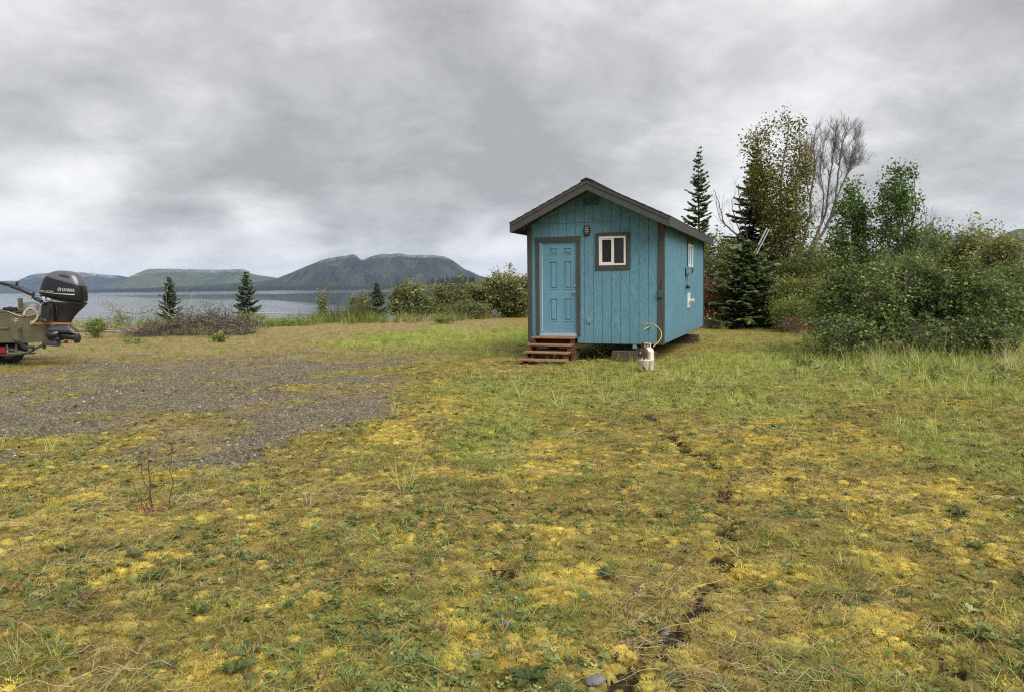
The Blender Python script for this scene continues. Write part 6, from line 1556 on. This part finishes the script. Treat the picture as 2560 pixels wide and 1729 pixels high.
place('dead_scraps', 'brown dead leaves and scraps in the turf', 26000, 1.7, 22, .85, lambda x, y, d, g, o, n, r, s: np.clip(.25 + .6 * patchy(x, y, 1.4, 390, .42, .6) + .1 * r, 0, 1) * (1 - .5 * g) * (1 - .8 * s), scrap_v, .35, .95, lambda x, y, d, g, o, n, r: .4 + .25 * rg.normal(size=len(x)), .02, .3)

place('edge_grass', 'long rank grass at the foot of the right hand thicket', 3600, 9, 21, 1.2, lambda x, y, d, g, o, n, r, s: sstep(5.6, 7.2, x - .10 * (y - 14)) * sstep(12.2, 14.2, y + .25 * (x - 8)) * np.clip(.25 + .75 * patchy(x, y, .9, 400, .35, .6), 0, 1), tall_v, .6, 1.7,
      lambda x, y, d, g, o, n, r: .44 + .28 * rg.normal(size=len(x)), 0, .15)

T_CRUMB = turfmat('soil_crumb', ((0, (.010, .007, .005)), (1, (.055, .038, .024))), 0, .95)
crumb_v = [proto(PROTO, stone(rg), f'crumb_{i}', T_CRUMB) for i in range(3)]
place('soil_crumbs', 'crumbs of dark bare soil along the rut', 60000, 2.2, 12, .8, lambda x, y, d, g, o, n, r, s: np.clip(1.3 * s - .15, 0, 1) + 1.2 * (np.abs(s - .35) < .22) * .35, crumb_v, .4, 1.3, lambda x, y, d, g, o, n, r: rg.random(len(x)), 0, .5, .0)

place('edge_straw', 'bleached dead grass mixed into the rank growth at right', 1100, 9, 20, 1.2, lambda x, y, d, g, o, n, r, s: sstep(5.6, 7.2, x - .10 * (y - 14)) * sstep(11.5, 13.5, y + .25 * (x - 8)) * np.clip(.2 + .8 * patchy(x, y, 1.1, 410, .4, .6), 0, 1), drytuft_v, .9, 2.4,
      lambda x, y, d, g, o, n, r: .55 + .25 * rg.normal(size=len(x)), 0, .2)
place('edge_herbs', 'leafy herbs along the foot of the right hand thicket', 2600, 8, 20, 1.2, lambda x, y, d, g, o, n, r, s: sstep(4.6, 6.4, x - .10 * (y - 14)) * sstep(10.5, 12.5, y + .25 * (x - 8)) * np.clip(.15 + .85 * patchy(x, y, .8, 420, .4, .58), 0, 1), leaf_v, .9, 2.2,
      lambda x, y, d, g, o, n, r: np.clip(.58 + .18 * rg.normal(size=len(x)), 0, .85), 0, .5, .05)
# ------------------------------------------------------------------ single plants and stones in the turf
def objleaf(name, stops): return leafmat(name, stops, .6, .22, 'OBJECT', .12, 1.3)
T_DOCK = objleaf('dock_leaf', ((0, (.028, .044, .018)), (.5, (.062, .085, .027)), (.8, (.13, .16, .05)), (.9, (.12, .055, .06)), (1, (.20, .045, .04))))
def leaf_mesh(seed, teeth):
    rg = np.random.default_rng(seed); m = MB(); V = []; F = []
    ss = np.linspace(0, 1, 8); wd = np.interp(ss, [0, .15, .45, .7, .9, 1], [.05, .14, .32, .36, .2, .02])
    if teeth: wd[1:-1:2] *= .55
    for i, s in enumerate(ss):
        z = .42 * s - .40 * s * s + .02 * rg.normal(); V += [(s, wd[i] / 2, z + wd[i] * .2), (s, 0, z), (s, -wd[i] / 2, z + wd[i] * .2)]
    for i in range(7): F += [(3 * i, 3 * i + 1, 3 * i + 4, 3 * i + 3), (3 * i + 1, 3 * i + 2, 3 * i + 5, 3 * i + 4)]
    return m.add(V, F)
LM = [leaf_mesh(s, s % 2).build('leaf', T_DOCK) for s in range(4)]
for o in LM: C.objects.unlink(o)
def plant(px, py, L, n, tone, label, seed, name='leafy_weed', cat='weed', spread=0.0, rise=0.0):
    rg = np.random.default_rng(seed); p = on_ground(px, py); z = float(gz(p[0], p[1]))
    root = empty(name, (p[0], p[1], z), 0, label, cat)
    L *= .68; n = int(n * 1.4)
    for k in range(n):
        o = LM[int(rg.integers(4))].copy(); C.objects.link(o); o.parent = root; o.name = 'leaf'
        a = 6.283 * k / n * 1.618 + rg.normal() * .3; s = L * (.6 + .55 * rg.random()); q = spread * math.sqrt(rg.random())
        b = rg.random() * 6.28
        o.location = (q * math.cos(b), q * math.sin(b), .012 + rise * rg.random()); o.rotation_euler = (rg.normal() * .25, -.12 - .45 * rg.random() * (1 - .3 * k / n), a); o.scale = (s, s * (.8 + .4 * rg.random()), s)
        o['tint'] = float(np.clip(tone + rg.normal() * .13, 0, 1))
    return root
for i, q in enumerate((
    (341, 1398, .12, 8, .42, 'dark green dock rosette above the one with a purple leaf, lower left turf'), (374, 1458, .13, 8, .62, 'dock rosette with a purple pink leaf in the lower left turf'), (584, 1385, .11, 8, .35, 'dark green rosette right of the two dock rosettes'),
    (165, 1379, .12, 7, .3, 'dark leafed weed near the left edge among pale grass'), (617, 1640, .15, 6, .55, 'broad leafed weed with pale upright leaves near the bottom edge'), (584, 1695, .16, 9, .45, 'large toothed leaf rosette at the bottom edge left of centre'),
    (837, 1490, .08, 7, .78, 'small yellow green leafy weed left of the yellow moss streak'), (672, 1268, .10, 8, .66, 'bright green low leafy patch below the gravel'), (628, 1218, .10, 8, .35, 'blue green low weed just below the gravel edge'),
    (2398, 1298, .13, 12, .25, 'dark blue green leafy clump on the right side of the turf'), (1941, 1072, .15, 10, .60, 'green leafy weed in the yellow moss right of the soil track'), (1517, 1440, .12, 10, .22, 'blue green feathery weed left of the soil track'),
    (1324, 1700, .15, 12, .32, 'dark green feathery clump at the bottom edge in the centre'), (2442, 1600, .14, 8, .58, 'leafy green weed near the lower right corner'), (1990, 1208, .12, 6, .20, 'grey green seedling standing in the moss right of the soil track'),
    (2442, 1379, .13, 7, .40, 'grey green broad leafed weed near the right edge'), (1731, 1090, .12, 7, .20, 'blue grey leafed seedling beside the soil track'), (2330, 1180, .12, 8, .62, 'light green leafy weed left of the red leafed plants'))):
    plant(*q, seed=200 + i)
plant(137, 1555, .12, 26, .60, 'large light green leafy clump among pale grass in the lower left corner', 231, 'weed_clump', 'weed', .22, .12)
plant(215, 1530, .10, 12, .82, 'yellowish leafy shoots beside the light green clump, lower left', 232, 'weed_clump', 'weed', .10, .10)
plant(2183, 1236, .085, 6, .97, 'bright red leafed weed right of the other red one in the moss', 233)
plant(2134, 1228, .08, 6, .93, 'dull red leafed weed left of the bright red one', 234)
plant(2453, 1250, .10, 8, .95, 'red leafed weed close to the right edge of the picture', 235)
def red_stems():
    rg = np.random.default_rng(3); p = on_ground(372, 1268); root = empty('seedling', (p[0], p[1], float(gz(p[0], p[1]))), 0, 'leafless red brown stems standing in the moss at left', 'seedling')
    red = simple('red_stem', (.12, .045, .03), .7, 0, .3, 20); k = p[1] / F_PX
    lf = MB()
    for dx0, dx1, h in ((0, 2, 152), (12, 16, 135), (-4, -38, 75), (44, 70, 150), (8, 4, 148), (-14, -20, 60)):
        P, rr = limb((dx0 * k, rg.normal() * .03, -.01), (dx1 * k, rg.normal() * .05, h * k * 1.06), .0042, .002, rg, 7, .025)
        MB().tube(P, rr, 5).build('stem', red, root)
        if h > 120: lf.add(*leaves(P[-1] + rg.normal(size=(6, 3)) * .018, .05, rg, .4, -.2))
        lf.add(*leaves(P[2:] + rg.normal(size=(5, 3)) * .01, .022, rg, .5, .1))
    lf.build('leaves', L_DRYLEAF, root)
    bl = MB(); bl.add(*leaves(np.stack([rg.normal(size=40) * .07 + .03, rg.normal(size=40) * .05, rg.random(40) * .04], 1), .045, rg, .5, .2)); bl.build('withered_base', L_RED, root)
red_stems()
M_UMB = simple('dead_umbel_stalk', (.33, .25, .17), .85, 0, .3, 12)
def umbel(px0, py0, px1, py1, Y, label, seed, w=.08):
    rg = np.random.default_rng(seed); b = at(px0, py0, Y); b[2] = float(gz(b[0], b[1])); t_ = at(px1, py1, Y) - b
    root = empty('dead_umbel', b, 0, label, 'plant')
    P, rr = limb((0, 0, -.03), t_, .009, .006, rg, 6, .02); MB().tube(P, rr, 6).build('stalk', M_UMB, root)
    m = MB()
    for k in range(16):
        a = 6.283 * k / 16; q = w * (.5 + .6 * rg.random()); e = t_ + np.array([q * math.cos(a), q * math.sin(a), .06 + .05 * rg.random()])
        Q, r2 = limb(t_, e, .003, .002, rg, 4, .03, -.12); m.tube(Q, r2, 4)
        for j in range(4): d = rand_unit(1, rg)[0] * .02; d[2] = abs(d[2]); m.tube([e, e + d], .0018, 3)
    m.build('flower_head', M_UMB, root)
for i, q in enumerate(((2355, 884, 2366, 832, 15.6, 'dead pale umbel stalk before the dark gap in the alders'), (2486, 916, 2486, 864, 15.0, 'dead umbel stalk in long grass, left of the pair at the right edge'), (2504, 920, 2515, 860, 14.8, 'taller dead umbel stalk, right of the pair at the right edge'),
                           (2520, 918, 2534, 889, 14.8, 'short leaning dead umbel stalk nearest the right edge'), (2244, 893, 2244, 862, 16.2, 'small dead umbel stalk before the left alders'))): umbel(*q, seed=60 + i)
M_ROCK = simple('grey_stone', (.17, .17, .18), .8, 0, .4, 14, .4)
def rock(px, py, s, label, seed):
    rg = np.random.default_rng(seed); bm = bmesh.new(); bmesh.ops.create_icosphere(bm, subdivisions=2, radius=s)
    for v in bm.verts:
        k = 1 + .35 * (vnoise(v.co.x / s * 1.3 + seed, v.co.y / s * 1.3 + v.co.z / s, seed) - .5); v.co = Vector((v.co.x * 1.3 * k, v.co.y * .9 * k, max(-.3 * s, v.co.z * .5 * k)))
    me = bpy.data.meshes.new('stone'); bm.to_mesh(me); bm.free(); me.materials.append(M_ROCK); o = bpy.data.objects.new('stone', me); C.objects.link(o)
    p = on_ground(px, py); o.location = (p[0], p[1], float(gz(p[0], p[1])) + .22 * s); o.rotation_euler = (0, 0, rg.random() * 3); tag(o, label, 'stone')
rock(1656, 1562, .038, 'pale flat stone by the dark soil left of centre right', 1); rock(1489, 1697, .04, 'flat grey stone at the bottom edge beside the dark soil', 2); rock(1190, 1638, .022, 'small grey stone in moss near the bottom edge', 3)
rock(1265, 1562, .026, 'dark blue grey angular stone in the turf at bottom centre', 4); rock(2130, 1470, .02, 'small bluish stone in the moss at lower right', 5); rock(1700, 1585, .02, 'small stone right of the pale flat stone', 6)
M_STICK = simple('dry_stick', (.25, .2, .14), .9, 0, .4, 10)
def stick(pts, r, label):
    P = spline([on_ground(a, b, .05) for a, b in pts], 4); P[:, 2] += gz(P[:, 0], P[:, 1]) * .8; o = MB().tube(P, np.linspace(r, r * .5, len(P)), 5).build('stick', M_STICK); tag(o, label, 'stick')
stick([(960, 1410), (1000, 1412), (1040, 1414)], .006, 'dark thin stick lying below the yellow moss left of centre'); stick([(2320, 1330), (2360, 1325), (2395, 1316)], .005, 'pale straw coloured stick in the turf at right')
# ---- tall grass clump on the shore
def reed(px, py, Y, n, w, h, label, seed):
    rg = np.random.default_rng(seed); b = base(px, Y); root = empty('grass_clump', b, 0, label, 'grass clump'); m = MB()
    for _ in range(n):
        blades(m, 1, w, h * (.6 + .6 * rg.random()), .02, rg, .35, 4, .9)
        m.V[-1][:, 0] += rg.normal() * w * .6; m.V[-1][:, 1] += rg.normal() * w * .3
        m.T[-1][:] = np.clip(.35 + .25 * rg.normal(), 0, 1)
    m.build('blades', L_REED, root)
reed(858, 800, 38.0, 620, .75, .85, 'tall green brown grass clump left of the narrow shore spruce', 5)
reed(905, 800, 38.2, 260, .55, .7, 'shorter green grass clump touching the narrow shore spruce', 6)
reed(765, 805, 37.5, 200, .6, .6, 'low dry grass clump at the left end of the shore shrubs', 7)
# ---- clouds caught on the mountain tops
def cloud(pts, Y, hpx, depth, dens, label, seed, nscale=.011):
    P = np.array([at(a, b, Y) for a, b in pts]); P = spline(P, 8); n = len(P); m = MB(); k = Y / F_PX
    ang = np.linspace(0, 6.283, 17)[:-1]; V = []
    for i in range(n):
        f = max(.04, math.sin(math.pi * (i + .3) / (n - .4))) ** .5
        for a in ang: V.append(P[i] + np.array([0, math.cos(a) * depth * f, math.sin(a) * hpx * k * f]) * (.7 + .6 * fbm(i * .9 + seed, math.sin(a) * 1.5 + math.cos(a), 3, seed)))
    F = [(i * 16 + j, i * 16 + (j + 1) % 16, (i + 1) * 16 + (j + 1) % 16, (i + 1) * 16 + j) for i in range(n - 1) for j in range(16)] + [tuple(range(15, -1, -1)), tuple((n - 1) * 16 + j for j in range(16))]
    t = NT('cloud_vapour'); t.N.remove(t.bsdf)
    no = t.noise(t.world((1, .6, 1.5), (seed * 100, 0, 0)), nscale, 6, .62, .5)
    lw = t.nd('ShaderNodeLayerWeight'); lw.inputs['Blend'].default_value = .5
    body = t.math('POWER', t.math('SUBTRACT', 1.0, lw.outputs['Facing'], True), 1.4)
    al = t.math('MULTIPLY', t.math('MULTIPLY', body, t.ramp(no, (.40, 0.0), (.68, 1.0))), dens)
    df = t.nd('ShaderNodeBsdfDiffuse'); df.inputs['Color'].default_value = (.9, .9, .9, 1); tl_ = t.nd('ShaderNodeBsdfTranslucent'); tl_.inputs['Color'].default_value = (.9, .9, .9, 1)
    m1 = t.nd('ShaderNodeMixShader'); t.L.new(df.outputs[0], m1.inputs[1]); t.L.new(tl_.outputs[0], m1.inputs[2])
    tp_ = t.nd('ShaderNodeBsdfTransparent'); m2 = t.nd('ShaderNodeMixShader'); t.L.new(al, m2.inputs[0]); t.L.new(tp_.outputs[0], m2.inputs[1]); t.L.new(m1.outputs[0], m2.inputs[2]); t.L.new(m2.outputs[0], t.out.inputs['Surface'])
    o = fix_normals(m.add(V, F).build('cloud', t.m, None, True)); tag(o, label, kind='stuff'); return o
cloud([(790, 657), (830, 645), (862, 640), (890, 642)], 6650, 7, 160, .42, 'thin white cloud caught on the left top of the dark mountain', 2, .012)
cloud([(900, 650), (930, 642), (985, 637), (1040, 638), (1100, 642), (1130, 652)], 6700, 8, 160, .5, 'thin white cloud caught along the right top of the dark mountain', 4, .012)
cloud([(330, 690), (375, 677), (450, 675), (540, 676), (610, 676), (650, 690)], 8450, 10, 200, .55, 'white cloud covering the flat top of the middle mountain', 5, .009)
cloud([(20, 704), (75, 691), (140, 686), (220, 686), (290, 693)], 10100, 11, 220, .55, 'white cloud on the ridge of the far blue mountain', 9, .008)
# ------------------------------------------------------------------ haze
t = NT('lake_haze'); t.N.remove(t.bsdf)
pv = t.nd('ShaderNodeVolumePrincipled'); pv.inputs['Color'].default_value = (0.50, 0.68, 1.0, 1); pv.inputs['Density'].default_value = 3.4e-5
t.L.new(pv.outputs[0], t.out.inputs['Volume'])
hz = MB().box((-17500, -17500, -12), (17500, 17500, 560)).build('haze', t.m)
tag(hz, 'thin blue haze in the air over the lake and hills', kind='stuff')
